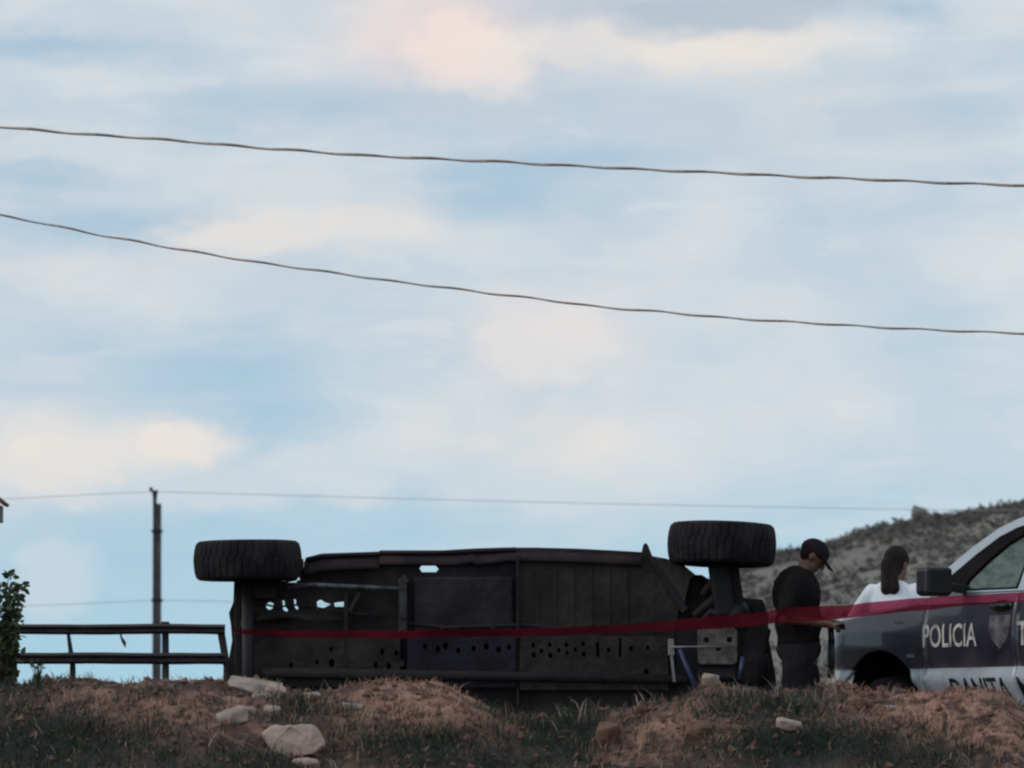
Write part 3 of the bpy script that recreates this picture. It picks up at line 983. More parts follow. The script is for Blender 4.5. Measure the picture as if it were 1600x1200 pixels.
# suspension of the raised front wheel
mb = MB(); mb.bar(P(1122, 880, 0), P(1134, 962, .04), .15, .12); mb.build('steering_knuckle', 'black', pick, bevel=.025)
mb = MB(); mb.bar(P(1146, 884, .02), P(1158, 966, .06), .075, .07); mb.build('strut', 'dark_metal', pick, bevel=.015)
mb = MB(); mb.tube([P(1113, 897, .0), P(1116, 910, .0)], .022, 8); mb.tube([P(1098, 930, .02), P(1120, 900, 0)], .028, 8); mb.tube([P(1085, 962, .02), P(1128, 925, 0)], .03, 8); mb.build('control_arm', 'dark_metal', pick, smooth=True)
mb = MB(); mb.tube([P(1088, 980, .05), P(1110, 955, .02), P(1165, 972, .02)], .035, 8); mb.ell(P(1150, 958, .05), (.10, .08, .10)); mb.build('lower_arm', 'black', pick, smooth=True)
plate('skid_plate', [(1090, 1036), (1090, 984), (1098, 980), (1146, 980), (1152, 986), (1152, 1034), (1146, 1038), (1096, 1038)],
      [[(1119, 1013), (1126, 1013), (1126, 1017), (1119, 1017)], [(1100, 996), (1108, 996), (1108, 1004), (1100, 1004)], [(1136, 996), (1144, 996), (1144, 1004), (1136, 1004)]], .0, .03, 'pale_metal', bevel=.004)
mb = MB(); mb.tube([P(1046, 1011, -.03), P(1152, 1010, -.03)], .007, 8); mb.build('tie_rod', 'white_rod', pick, smooth=True)
mb = MB(); mb.bar(P(1048, 998, -.01), P(1049, 1024, -.01), .045, .03); mb.bar(P(1049, 1022, -.01), P(1054, 1066, -.01), .022, .02); mb.build('rod_bracket', 'white_rod', pick, bevel=.005)
for a, b in (((1062, 1014), (1093, 1090)), ((1161, 1026), (1156, 1062))):
    mb = MB(); mb.tube([P(*a, -.02), P(*b, -.02)], .019, 10); sh = mb.build('shock_absorber', 'blue_shock', pick, smooth=True)
mb = MB(); mb.box(P(1180, 1010, .10), (.18, .1, .30), (0, R(12), 0)); mb.box(P(1186, 950, .14), (.10, .1, .09), (0, R(-15), 0)); mb.ell(P(1178, 1040, .1), (.12, .1, .16)); mb.build('bumper', 'dark_metal', pick, bevel=.02)
mb = MB(); mb.box(P(1122, 1052, .10), (.30, .1, .10)); mb.build('oil_pan', 'black', pick, bevel=.02)
# door mirror standing up from the side that now faces the sky
v, f = fill([P2(999, 868), P2(1005, 858), P2(1008, 846), P2(1012.5, 844), P2(1015.5, 849), P2(1023, 868)])
mb = MB()
n_ = len(v)
mb.v = [Vector((x, .52, z)) for x, z in v] + [Vector((x, .60, z)) for x, z in v]
mb.f = f + [tuple(i + n_ for i in reversed(q)) for q in f]
loop = [P2(999, 868), P2(1005, 858), P2(1008, 846), P2(1012.5, 844), P2(1015.5, 849), P2(1023, 868)]
for i in range(6):
    mb.f.append((i, (i + 1) % 6, (i + 1) % 6 + n_, i + n_))
mb.build('side_mirror', 'floor_c', pick, bevel=.006)


def make_wheel(parent, r, wd, loc, rot, spokes=6, lugs=44):
    """axis along local z; the +z face is the outside"""
    h = wd / 2
    mb = MB()
    prof = [(r * .60, -h * .86), (r * .66, -h * .95), (r * .80, -h), (r * .90, -h * .97), (r * .955, -h * .84), (r * .982, -h * .58), (r * .996, -h * .28), (r * 1.003, 0),
            (r * .996, h * .28), (r * .982, h * .58), (r * .955, h * .84), (r * .90, h * .97), (r * .80, h), (r * .66, h * .95), (r * .60, h * .86)]
    seg = lugs * 4

    def rad(q, hh, k):
        if q < r * .95: return q
        ph = (k + (2 if hh > 0 else 0)) % 4
        return q if ph < 3 else q * .974
    mb.lathe(prof, seg, rad=rad)
    ty = mb.build('tyre', 'rubber', parent, smooth=False)
    ty.location = loc; ty.rotation_euler = rot
    mb = MB()
    mb.lathe([(r * .60, -h * .84), (r * .57, -h * .80), (r * .54, 0), (r * .55, h * .6), (r * .60, h * .84), (r * .58, h * .80), (r * .5, h * .5), (r * .2, h * .45), (r * .18, h * .6), (0.001, h * .62)], 40)
    for k in range(spokes):
        a = 2 * math.pi * k / spokes
        mb.bar((r * .16 * math.cos(a), r * .16 * math.sin(a), h * .60), (r * .53 * math.cos(a), r * .53 * math.sin(a), h * .66), r * .14, .03, (0, 0, 1))
    rm = mb.build('rim', 'grey_metal', ty)
    mb = MB(); mb.lathe([(0.001, -h * .5), (r * .42, -h * .5), (r * .42, -h * .1), (0.001, -h * .1)], 28); mb.build('brake_disc', 'dark_metal', ty)
    return ty


wl = make_wheel(pick, .388, .285, P(387.5, 876.5, -.05), (0, R(-.6), R(7)))
wr = make_wheel(pick, .390, .300, P(1127.5, 851, -.05), (R(-1.0), R(2.2), R(20)))
for src, px in ((wl, 387.5), (wr, 1127.5)):
    c = copy_tree(src, pick)
    c.location = P(px, 1195, -.05)
    c.rotation_euler = (R(180), 0, 0)
mb = MB(); mb.box(P(1085, 873, -.12), (.16, .03, .022), (0, R(4), 0)); mb.build('reflector', 'red_plastic', pick)

# ------------------------------------------------------------------ police pickup
A = R(60)
fwd = Vector((-math.cos(A), math.sin(A), 0))
lft = Vector((-math.sin(A), -math.cos(A), 0))
YAX = 44.5 + 1.0 * math.sin(A)
side = at(1372, 1200, YAX); side.z = 0
TB = side - lft * .98
truck = empty('police_pickup', TB, 'white police pickup with a dark band and POLICIA lettering on its door', 'pickup', rz=math.atan2(fwd.y, fwd.x))
ZT = [(.40, .80), (.60, .890), (.745, .976), (.765, .986), (.845, .948), (.86, .955), (1.0, .972), (1.12, .974), (1.25, .955), (1.37, .930), (1.93, .680)]


def ysd(x, z):
    y = interp(z, ZT)
    if x > .45:
        y -= .30 * ((x - .45) / .5) ** 2.2
    return y


def hoodz(x):
    return interp(x, [(-.62, 1.345), (-.3, 1.30), (.2, 1.262), (.6, 1.225), (.85, 1.17), (.95, 1.10)][::1])


ZB = .50
AR, AZ = .555, .43


def arch(x, cx):
    d = abs(x - cx)
    return AZ + math.sqrt(AR * AR - d * d) if d < AR else 0


def panel(name, x0, x1, zbot, ztop, m_='livery', sgn=1, parent=None, n=26, rows=None, label=None):
    mb = MB()
    xs_ = [x0 + (x1 - x0) * i / n for i in range(n + 1)]
    nr = 22
    for x in xs_:
        b, t_ = zbot(x), ztop(x)
        for j in range(nr + 1):
            z = b + (t_ - b) * j / nr
            mb.v.append(Vector((x, sgn * ysd(x, z), z)))
    for i in range(n):
        for j in range(nr):
            q = (i * (nr + 1) + j, i * (nr + 1) + j + 1, (i + 1) * (nr + 1) + j + 1, (i + 1) * (nr + 1) + j)
            mb.f.append(q if sgn * (x1 - x0) > 0 else q[::-1])
    o = mb.build(name, m_, parent or truck, smooth=True, solid=.025, offset=-1 if True else 0, label=label)
    return o


def ab(cx):
    return lambda x: max(ZB + .02, arch(x, cx))


doors = {}
for sg in (1, -1):
    panel('front_fender', .95, -.575, ab(0.0), lambda x: hoodz(x), sgn=sg, n=60)
    doors[sg] = panel('door', -.583, -1.728, lambda x: ZB, lambda x: 1.372 if x < -.62 else 1.345, sgn=sg)
    panel('door', -1.736, -2.92, lambda x: ZB, lambda x: 1.372, sgn=sg)
    panel('bed_side', -2.96, -4.92, ab(-3.72), lambda x: 1.372, sgn=sg, n=60)
# hood, cowl
mb = MB()
nxh, nyh = 16, 14
for i in range(nxh + 1):
    x = .95 - 1.55 * i / nxh
    for j in range(nyh + 1):
        k = -1 + 2 * j / nyh
        y = k * (ysd(x, hoodz(x)) - .012)
        mb.v.append(Vector((x, y, hoodz(x) + .055 * (1 - k * k) * min(1, (.97 - x) * 3) + .004)))
for i in range(nxh):
    for j in range(nyh):
        a = i * (nyh + 1) + j
        mb.f.append((a, a + 1, a + nyh + 2, a + nyh + 1))
mb.build('hood', 'white_paint', truck, smooth=True, solid=.02, offset=-1)
# inner body, bed floor, underframe
mb = MB()
mb.box((-.05, 0, .80), (1.5, 1.10, .62)); mb.box((-1.75, 0, .62), (2.30, 1.76, .22)); mb.box((-3.95, 0, .80), (1.94, 1.15, .18)); mb.box((-2.945, 0, .95), (.03, 1.76, .8))
mb.box((-4.90, 0, .95), (.05, 1.8, .8)); mb.box((-.62, 0, .95), (.04, 1.75, .75))
mb.build('underbody', 'trim', truck)
# front: grille, bumper, headlights
mb = MB()
for k in range(5):
    mb.box((.945, 0, .80 + k * .055), (.03, 1.10, .022))
mb.box((.925, 0, .92), (.02, 1.16, .32))
mb.build('grille', 'trim', truck)
mb = MB(); mb.tube([(.70, -.95, .60), (.90, -.80, .60), (1.0, -.4, .60), (1.02, 0, .60), (1.0, .4, .60), (.90, .80, .60), (.70, .95, .60)], .11, 10); mb.build('bumper', 'trim', truck, smooth=True)
for sg in (1, -1):
    mb = MB()
    mb.add([(.955, sg * .58, .86), (.955, sg * .58, 1.06), (.93, sg * .70, 1.07), (.80, sg * .86, 1.08), (.80, sg * .87, .90), (.93, sg * .71, .86)], [(0, 1, 2, 5), (2, 3, 4, 5)])
    mb.v = [v + Vector((.03, sg * .03, 0)) for v in mb.v]
    mb.build('headlight', 'letter_white', truck, solid=.03)
# greenhouse
OUT = [(-.56, 1.374), (-.64, 1.48), (-.72, 1.555), (-.955, 1.704), (-1.19, 1.826), (-1.38, 1.885), (-1.555, 1.922), (-1.95, 1.95), (-2.5, 1.945), (-2.78, 1.91), (-2.86, 1.82), (-2.92, 1.374)]
WIN1 = [(-.80, 1.374 + .01), (-.81, 1.504), (-1.04, 1.654), (-1.245, 1.767), (-1.42, 1.825), (-1.6, 1.860), (-1.715, 1.868), (-1.72, 1.384)]
WIN2 = [(-1.79, 1.384), (-1.79, 1.872), (-2.45, 1.868), (-2.66, 1.82), (-2.74, 1.70), (-2.78, 1.384)]
GL1 = [(-1.02, 1.400), (-1.04, 1.47), (-1.20, 1.60), (-1.37, 1.71), (-1.55, 1.785), (-1.62, 1.797), (-1.675, 1.80), (-1.68, 1.400)]
GL2 = [(-1.84, 1.40), (-1.84, 1.83), (-2.43, 1.825), (-2.62, 1.78), (-2.69, 1.68), (-2.72, 1.40)]


def side_poly(name, outer, holes, sgn, m_, parent, off=0.0, solid=.03):
    v, f = fill(outer, holes)
    mb = MB()
    mb.v = [Vector((x, sgn * (ysd(x, z) + off), z)) for x, z in v]
    mb.f = f if sgn < 0 else [q[::-1] for q in f]
    return mb.build(name, m_, parent, solid=solid, offset=0)


for sg in (1, -1):
    side_poly('cab_side', OUT, [WIN1, WIN2], sg, 'white_paint', truck)
    side_poly('window_seal', WIN1, [GL1], sg, 'seal', truck, off=-.006)
    side_poly('window_seal', WIN2, [GL2], sg, 'seal', truck, off=-.006)
    side_poly('window', GL1, [], sg, 'glass', truck, off=-.006, solid=.005)
    side_poly('window', GL2, [], sg, 'glass', truck, off=-.006, solid=.005)
# roof
mb = MB()
rx = [(-1.30, 1.868), (-1.42, 1.905), (-1.555, 1.926), (-1.95, 1.954), (-2.5, 1.949), (-2.78, 1.914), (-2.88, 1.80)]
for x, z in rx:
    hw = ysd(x, min(z, 1.93)) + .005
    for j in range(11):
        k = -1 + .2 * j
        mb.v.append(Vector((x, k * hw, z + .035 * (1 - k * k))))
for i in range(len(rx) - 1):
    for j in range(10):
        a = i * 11 + j
        mb.f.append((a, a + 1, a + 12, a + 11))
mb.build('roof', 'white_paint', truck, smooth=True, solid=.03, offset=-1)
# windshield and rear window
mb = MB()
wx = [(-.58, 1.375), (-.72, 1.54), (-.955, 1.692), (-1.19, 1.812), (-1.33, 1.868)]
for x, z in wx:
    hw = ysd(x, z) - .03
    for j in range(9):
        k = -1 + .25 * j
        mb.v.append(Vector((x - .03 + .05 * (1 - k * k), k * hw, z - .02 + .02 * (1 - k * k))))
for i in range(len(wx) - 1):
    for j in range(8):
        a = i * 9 + j
        mb.f.append((a, a + 1, a + 10, a + 9))
mb.build('windshield', 'wind_glass', truck, smooth=True, solid=.006)
mb = MB(); mb.add([(-2.90, -.80, 1.40), (-2.90, .80, 1.40), (-2.87, .68, 1.80), (-2.87, -.68, 1.80)], [(0, 1, 2, 3)]); mb.build('rear_window', 'glass', truck, solid=.006)
# interior
mb = MB(); mb.box((-.84, 0, 1.22), (.46, 1.70, .30)); mb.box((-.70, 0, 1.36), (.30, 1.6, .03)); mb.build('dashboard', 'interior', truck, bevel=.04)
mb = MB()
ring = [Vector((-1.20, .40, 1.33)) + Euler((0, R(-58), 0)).to_matrix() @ Vector((.185 * math.cos(a), .185 * math.sin(a), 0)) for a in np.linspace(0, 2 * math.pi, 25)]
mb.tube(ring, .017, 8)
mb.bar(ring[6], ring[18], .05, .02, (1, 0, .6)); mb.bar((-1.20, .40, 1.33), (-.95, .40, 1.20), .06, .06)
mb.build('steering_wheel', 'trim', truck, smooth=True)
for sg in (1, -1):
    mb = MB(); mb.box((-1.55, sg * .40, .92), (.55, .52, .16)); mb.box((-1.90, sg * .40, 1.22), (.14, .50, .62), (0, R(-14), 0)); mb.box((-2.00, sg * .40, 1.62), (.09, .27, .19), (0, R(-10), 0))
    mb.build('seat', 'seat_cloth', truck, bevel=.04)
mb = MB(); mb.box((-2.55, 0, 1.15), (.14, 1.4, .60), (0, R(-12), 0)); mb.build('seat', 'seat_cloth', truck, bevel=.04)
mb = MB(); mb.box((-1.12, 0, 1.74), (.03, .25, .07)); mb.build('rear_view_mirror', 'trim', truck, bevel=.01)
# door mirrors
for sg in (1, -1):
    mb = MB()
    mb.box((-1.06, sg * 1.20, 1.455), (.16, .23, .21))
    mi = mb.build('door_mirror', 'trim', truck, bevel=.035)
    mb = MB(); mb.bar((-1.05, sg * .91, 1.40), (-1.05, sg * 1.12, 1.42), .07, .06); mb.build('arm', 'trim', mi, bevel=.01)
    mb = MB(); mb.box((-1.143, sg * 1.20, 1.455), (.008, .19, .165)); mb.build('mirror_glass', 'letter_black', mi, bevel=.01)
# door handles
for sg in (1, -1):
    for x in (-1.55, -2.74):
        mb = MB(); mb.ell((x, sg * (ysd(x, 1.272) + .004), 1.272), (.13, .018, .045)); mb.box((x, sg * (ysd(x, 1.272) + .03), 1.275), (.20, .018, .03))
        mb.build('handle', 'letter_black', truck, smooth=True)
# rear tailgate + lamp
for sg in (1, -1):
    mb = MB(); mb.box((-4.93, sg * .87, 1.1), (.05, .12, .36)); mb.build('tail_lamp', 'red_plastic', truck, bevel=.01)
# wheels
for i, (x, sg) in enumerate(((0, 1), (0, -1), (-3.72, 1), (-3.72, -1))):
    if i == 0:
        tw = make_wheel(truck, .40, .26, Vector((x, .83, .40)), (R(-90), 0, 0))
    else:
        c = copy_tree(tw, truck)
        c.location = (x, sg * .83, .40)
        c.rotation_euler = (R(-90 * sg), 0, 0)
# wheel liners
for x in (0, -3.72):
    for sg in (1, -1):
        mb = MB()
        pts = [(x + .57 * math.cos(a), .43 + .57 * math.sin(a)) for a in np.linspace(R(-8), R(188), 18)]
        for q in pts:
            mb.v += [Vector((q[0], sg * .56, q[1])), Vector((q[0], sg * .90, q[1]))]
        for k in range(len(pts) - 1):
            mb.f.append((2 * k, 2 * k + 1, 2 * k + 3, 2 * k + 2))
        mb.build('wheel_liner', 'black', truck)


def letters(text, x_front, x_rear, z0, hgt, m_, off=.004, name='lettering', style=None, zslant=0.0):
    """flat print on the left side, reading from the front of the truck to the rear"""
    cu = bpy.data.curves.new('txt', 'FONT')
    cu.body = text
    cu.size = 1.0
    cu.resolution_u = 3
    cu.offset = .012
    to = bpy.data.objects.new('txt', cu)
    col.objects.link(to)
    bpy.context.view_layer.update()
    me = bpy.data.meshes.new_from_object(to.evaluated_get(bpy.context.evaluated_depsgraph_get()))
    bpy.data.objects.remove(to)
    bm = bmesh.new(); bm.from_mesh(me)
    bmesh.ops.triangulate(bm, faces=bm.faces)
    for k in range(2):
        bmesh.ops.subdivide_edges(bm, edges=[e for e in bm.edges if e.calc_length() > .16], cuts=1)
        bmesh.ops.triangulate(bm, faces=[f_ for f_ in bm.faces if len(f_.verts) > 3])
    xs_ = [v.co.x for v in bm.verts]; ys_ = [v.co.y for v in bm.verts]
    a, b, c, d = min(xs_), max(xs_), min(ys_), max(ys_)
    for v in bm.verts:
        x = x_front + (x_rear - x_front) * (v.co.x - a) / (b - a)
        z = z0 + hgt * (v.co.y - c) / (d - c)
        v.co = (x, ysd(x, z) + off, z)
    bm.to_mesh(me); bm.free()
    me.name = name
    return link(name, me, m_, truck, label=None)


letters('POLICIA', -.58, -1.26, .995, .168, 'letter_white')
letters('T', -1.755, -1.90, .995, .168, 'letter_white')
letters('DANITA', -.92, -1.63, .60, .175, 'letter_black')
letters('M', -1.755, -1.90, .60, .175, 'letter_black')
# emblem on the door: shield with a pale field
sh = [(-1.41, 1.21), (-1.67, 1.21), (-1.67, 1.12), (-1.63, 1.04), (-1.54, .97), (-1.45, 1.04), (-1.41, 1.12)]
v, f = fill(sh)
mb = MB(); mb.v = [Vector((x, ysd(x, z) + .003, z)) for x, z in v]; mb.f = f
mb.build('emblem', 'emblem', truck)
# pale reflections on the front fender, painted as flat slanted shapes
for x0, wd in ((-.20, .10), (-.42, .06)):
    q = [(x0, 1.19), (x0 - wd, 1.19), (x0 - wd - .16, .93), (x0 - .16, .93)]
    q = [(x, z) for x, z in q]
    v, f = fill(q)
    mb = MB(); mb.v = [Vector((x, ysd(x, z) + .003, z)) for x, z in v]; mb.f = f
    mb.build('fender_reflection', 'emblem', truck)


# ------------------------------------------------------------------ people
def blend(name, mb, m_, parent, voxel, smooth=4, fold=0.0):
    o = mb.build(name, m_, parent)
    md = o.modifiers.new('remesh', 'REMESH'); md.mode = 'VOXEL'; md.voxel_size = voxel; md.use_smooth_shade = True
    md = o.modifiers.new('smooth', 'SMOOTH'); md.iterations = smooth; md.factor = .5
    bake(o)
    if fold:                                   # soft folds of the cloth, running down and across the body
        me_ = o.data
        nn = [v.normal.copy() for v in me_.vertices]
        for v, n_ in zip(me_.vertices, nn):
            c = v.co
            q = noise.noise(Vector((c.x * 9, c.y * 9, c.z * 5 + c.x * 6))) + .6 * noise.noise(Vector((c.x * 20 + 4, c.y * 20, c.z * 13 - c.y * 12)))
            v.co = c + n_ * q * fold
    for p in o.data.polygons:
        p.use_smooth = True
    return o


def hand(mb, wrist, direc, palm_n, thumb_side, curl=.5):
    """palm with four unequal bent fingers and a thumb leaving the side of the palm"""
    d = Vector(direc).normalized(); n = Vector(palm_n).normalized(); s_ = Vector(thumb_side).normalized()
    w0 = Vector(wrist)
    mb.cap(w0, w0 + d * .045, .024, .030)
    c = w0 + d * .055
    for k, (off, ln_) in enumerate(((.030, .068), (.010, .076), (-.010, .070), (-.029, .055))):
        a = c + s_ * off + d * .028
        mb.cap(w0 + d * .02 + s_ * off * .6, a, .014, .012)
        b = a + (d * math.cos(curl * .6) + n * math.sin(curl * .6)) * ln_ * .45
        e = b + (d * math.cos(curl * 1.7) + n * math.sin(curl * 1.7)) * ln_ * .33
        g = e + (d * math.cos(curl * 2.6) + n * math.sin(curl * 2.6)) * ln_ * .25
        mb.cap(a, b, .0105, .0098); mb.cap(b, e, .0098, .009); mb.cap(e, g, .009, .0078)
    a = w0 + d * .02 + s_ * .022
    b = a + (d * .6 + s_ * .7 + n * .35).normalized() * .045
    e = b + (d * .85 + s_ * .15 + n * .6).normalized() * .032
    mb.cap(a, b, .015, .012); mb.cap(b, e, .012, .009)


def head_parts(mb, c, pitch, yaw=0.0):
    """c = skull centre; face looks along +x then turned by yaw, bowed by pitch"""
    Rm = Euler((0, pitch, yaw)).to_matrix()
    q = lambda x, y, z: Vector(c) + Rm @ Vector((x, y, z))
    rot = (0, pitch, yaw)
    mb.ell(q(0, 0, .02), (.100, .076, .100), rot)
    mb.ell(q(.030, 0, -.05), (.062, .058, .078), rot)
    mb.ell(q(.060, 0, -.098), (.030, .032, .024), rot)
    mb.cap(q(.092, 0, .005), q(.112, 0, -.032), .010, .014)          # nose
    mb.cap(q(.088, -.03, .018), q(.088, .03, .018), .012, .012)       # brow
    mb.cap(q(.088, -.018, -.066), q(.088, .018, -.066), .009, .009)   # lips
    for sg in (1, -1):
        mb.ell(q(.074, sg * .030, .0), (.014, .014, .010), rot)      # eyes
        mb.ell(q(-.005, sg * .078, -.015), (.020, .010, .032), rot)  # ears
    return q, rot


# --- man in black with a cap
YM = 44.85
mb0 = at(1250, 1200, YM)
man = empty('person', (mb0.x, YM, 0.0), 'person in black T-shirt and dark trousers, cap on a bowed head, standing beside the wreck', 'person')
J = dict(sh=(-.035, .185, 1.455), el=(-.115, .265, 1.20), wr=(.165, .10, 1.165))
body = MB()
hq, hrot = head_parts(body, (.098, 0, 1.655), R(38))
body.cap((-.005, 0, 1.50), (.07, 0, 1.60), .062, .056)
body.ell((-.015, 0, 1.36), (.135, .19, .20)); body.ell((-.005, 0, 1.15), (.15, .17, .19)); body.ell((.0, 0, .98), (.135, .175, .14))
legs = []
for sg, kx, fx in ((-1, -.045, -.10), (1, .085, .07)):
    hp, kn, an = Vector((.0, sg * .095, .93)), Vector((kx, sg * .10, .50)), Vector((fx, sg * .11, .09))
    legs.append((hp, kn, an))
    body.cap(hp, kn, .088, .060); body.cap(kn, an, .058, .042); body.cap(an, an + Vector((.15, 0, -.04)), .042, .035)
    s0, e0, w0 = Vector((J['sh'][0], sg * J['sh'][1], J['sh'][2])), Vector((J['el'][0], sg * J['el'][1], J['el'][2])), Vector((J['wr'][0], sg * J['wr'][1], J['wr'][2]))
    if sg > 0: e0 += Vector((.06, 0, .0)); w0 += Vector((.03, -.02, .02))
    body.cap(s0, e0, .060, .045); body.cap(e0, w0, .044, .029)
    hand(body, w0, (.85, -sg * .35, -.12), (-.1, -sg * .5, -.85) if sg < 0 else (0, -.5, -.85), (.3, -sg * .8, .3), .55)
blend('body', body, 'skin', man, .0075, 3)
sh_ = MB()
sh_.ell((-.022, 0, 1.37), (.178, .225, .215)); sh_.ell((-.010, 0, 1.17), (.178, .205, .20)); sh_.ell((-.008, 0, 1.04), (.160, .195, .12)); sh_.ell((-.045, 0, 1.475), (.115, .16, .09), (0, R(22), 0)); sh_.ell((-.085, 0, 1.42), (.10, .17, .12))
for sg in (-1, 1):
    s0 = Vector((J['sh'][0], sg * J['sh'][1], J['sh'][2])); e0 = Vector((J['el'][0] + (.06 if sg > 0 else 0), sg * J['el'][1], J['el'][2]))
    sh_.cap(s0 + Vector((0, -sg * .02, .0)), s0.lerp(e0, .80), .088, .076)
blend('shirt', sh_, 'black_shirt', man, .012, 4, .012)
tr_ = MB()
tr_.ell((-.004, 0, .99), (.165, .20, .13))
for hp, kn, an in legs:
    tr_.cap(hp, kn, .128, .105); tr_.cap(kn, an + Vector((0, 0, .03)), .105, .090)
blend('trousers', tr_, 'dark_trousers', man, .012, 4, .012)
for hp, kn, an in legs:
    s_ = MB(); s_.ell(an + Vector((.06, 0, -.045)), (.15, .05, .045)); s_.ell(an + Vector((-.01, 0, .0)), (.06, .05, .08)); blend('shoe', s_, 'shoe', man, .01, 2)
cp = MB()
cp.ell(hq(-.004, 0, .040), (.108, .086, .082), hrot); cp.ell(hq(-.02, 0, .03), (.098, .086, .075), hrot)
for k in range(-3, 4):
    cp.cap(hq(.075, k * .021, .028), hq(.182 - abs(k) * .011, k * .022, -.004), .011, .008)
blend('cap', cp, 'cap_cloth', man, .008, 3)
hb = MB(); hb.ell(hq(-.038, 0, -.012), (.060, .074, .058), hrot); blend('hair', hb, 'hair', man, .01, 3)

# pale sheet in his hands and the dark rod hanging below them
pp = empty('paper', Vector((mb0.x, YM, 0)) + Vector((.275, 0, 1.165)), 'small pale folded paper held in the hands of the man in black', 'paper')
q = MB(); q.box((0, 0, 0), (.14, .17, .004), (0, R(-14), 0)); q.build('sheet', 'paper', pp)
q = MB(); q.box((.0, 0, .012), (.135, .165, .004), (0, R(-24), 0)); q.build('sheet', 'paper', pp)
bt = empty('baton', Vector((mb0.x, YM, 0)) + Vector((.215, -.02, .78)), 'long dark baton hanging upright in front of the man in black', 'baton')
q = MB(); q.tube([(0, 0, 0), (.01, 0, .12), (.012, 0, .26)], [.016, .022, .024], 10); q.build('shaft', 'black', bt, smooth=True)
q = MB(); q.tube([(.012, 0, .25), (.010, 0, .30), (.006, 0, .39)], [.026, .022, .024], 10); q.build('handle', 'trim', bt, smooth=True)

# --- long-haired person in a white shirt, seen from behind
YW = 46.75
wb = at(1399, 1200, YW)
HB = .0
wom = empty('person', (wb.x, YW, HB), 'person in a white shirt with long dark hair, back turned, behind the police pickup', 'person', rz=R(62))
wom.name = 'person.001'
body = MB()
hq2, hrot2 = head_parts(body, (.035, -.005, 1.665), R(10), R(-12))
body.cap((-.005, 0, 1.47), (.015, 0, 1.58), .055, .050)
body.ell((-.01, 0, 1.33), (.105, .17, .19)); body.ell((0, 0, 1.12), (.10, .14, .17)); body.ell((0, 0, .96), (.115, .165, .13))
for sg in (-1, 1):
    hp, kn, an = Vector((0, sg * .09, .92)), Vector((.02, sg * .09, .50)), Vector((-.01, sg * .10, .09))
    body.cap(hp, kn, .085, .055); body.cap(kn, an, .053, .038); body.cap(an, an + Vector((.14, 0, -.04)), .038, .032)
    s0, e0, w0 = Vector((-.01, sg * .195, 1.44)), Vector((.02, sg * .36, 1.20)), Vector((.20, sg * .20, 1.08))
    body.cap(s0, e0, .050, .038); body.cap(e0, w0, .037, .025)
    hand(body, w0, (.8, -sg * .4, -.2), (0, -sg * .4, -.8), (.2, -sg * .6, .5), .5)
blend('body', body, 'skin', wom, .0085, 3)
s_ = MB()
s_.ell((-.012, 0, 1.34), (.132, .195, .20)); s_.ell((0, 0, 1.12), (.125, .165, .19)); s_.ell((0, 0, .97), (.14, .185, .11)); s_.ell((-.02, 0, 1.455), (.09, .165, .085))
for sg in (-1, 1):
    s0, e0, w0 = Vector((-.01, sg * .195, 1.44)), Vector((.02, sg * .36, 1.20)), Vector((.20, sg * .20, 1.08))
    s_.cap(s0 + Vector((0, -sg * .02, .0)), e0, .078, .066); s_.cap(e0, e0.lerp(w0, .75), .064, .048)
blend('shirt', s_, 'white_shirt', wom, .012, 5, .010)
s_ = MB(); s_.ell((0, 0, .93), (.135, .18, .12))
for sg in (-1, 1):
    s_.cap((0, sg * .09, .90), (.02, sg * .09, .50), .10, .07); s_.cap((.02, sg * .09, .50), (-.01, sg * .10, .12), .068, .055)
blend('trousers', s_, 'jeans', wom, .012, 4, .010)
for sg in (-1, 1):
    s_ = MB(); s_.ell((.05, sg * .10, .045), (.14, .045, .045)); s_.ell((-.02, sg * .10, .08), (.05, .045, .07)); blend('shoe', s_, 'shoe', wom, .01, 2)
h_ = MB()
h_.ell(hq2(-.014, 0, .030), (.108, .090, .102), hrot2); h_.ell(hq2(-.045, .005, -.03), (.075, .082, .10), hrot2)
h_.cap(hq2(-.085, .010, -.03), Vector((-.115, -.010, 1.49)), .064, .050); h_.cap(hq2(-.07, .035, -.05), Vector((-.110, .015, 1.465)), .050, .046); h_.cap(hq2(-.09, -.01, -.05), Vector((-.118, -.045, 1.47)), .05, .046)
blend('hair', h_, 'hair', wom, .009, 3)

# ------------------------------------------------------------------ barrier tape
TP = [(366, 985, 3, 44.55), (380, 987, 8, 44.5), (440, 990, 10, 44.45), (520, 992, 11, 44.42), (620, 992, 13, 44.4), (700, 990, 13, 44.4), (800, 987.5, 12, 44.4), (900, 985, 12, 44.38), (1000, 981, 13, 44.36),
      (1060, 977, 18, 44.34), (1120, 973, 20, 44.32), (1170, 968, 20, 44.3), (1215, 962, 21, 44.3), (1250, 960, 23, 44.3), (1290, 958, 23, 44.28), (1320, 956, 20, 44.2), (1350, 952, 21, 44.1),
      (1400, 947, 20, 43.95), (1450, 942.5, 20, 43.82), (1500, 938.5, 17, 43.65), (1550, 935.5, 15, 43.45), (1600, 932, 14, 43.2), (1700, 925, 13, 42.7), (1900, 915, 14, 41.6)]
mb = MB()
fine = []
for i in range(len(TP) - 1):
    for k in range(5):
        t_ = k / 5
        fine.append([TP[i][j] * (1 - t_) + TP[i + 1][j] * t_ for j in range(4)])
fine.append(list(TP[-1]))
for i, (px, py, th, Y) in enumerate(fine):
    wob = 1.4 * noise.noise(Vector((px * .02, 1.5, 0)))
    tw_ = .03 * noise.noise(Vector((px * .012, 7.5, 0))) + .055 * math.exp(-((px - 1262) / 55) ** 2)
    a, b, c = at(px, py - th / 2 + wob, Y + tw_), at(px, py + wob * .8, Y + .006), at(px, py + th / 2 + wob, Y - tw_)
    mb.v += [a, b, c]
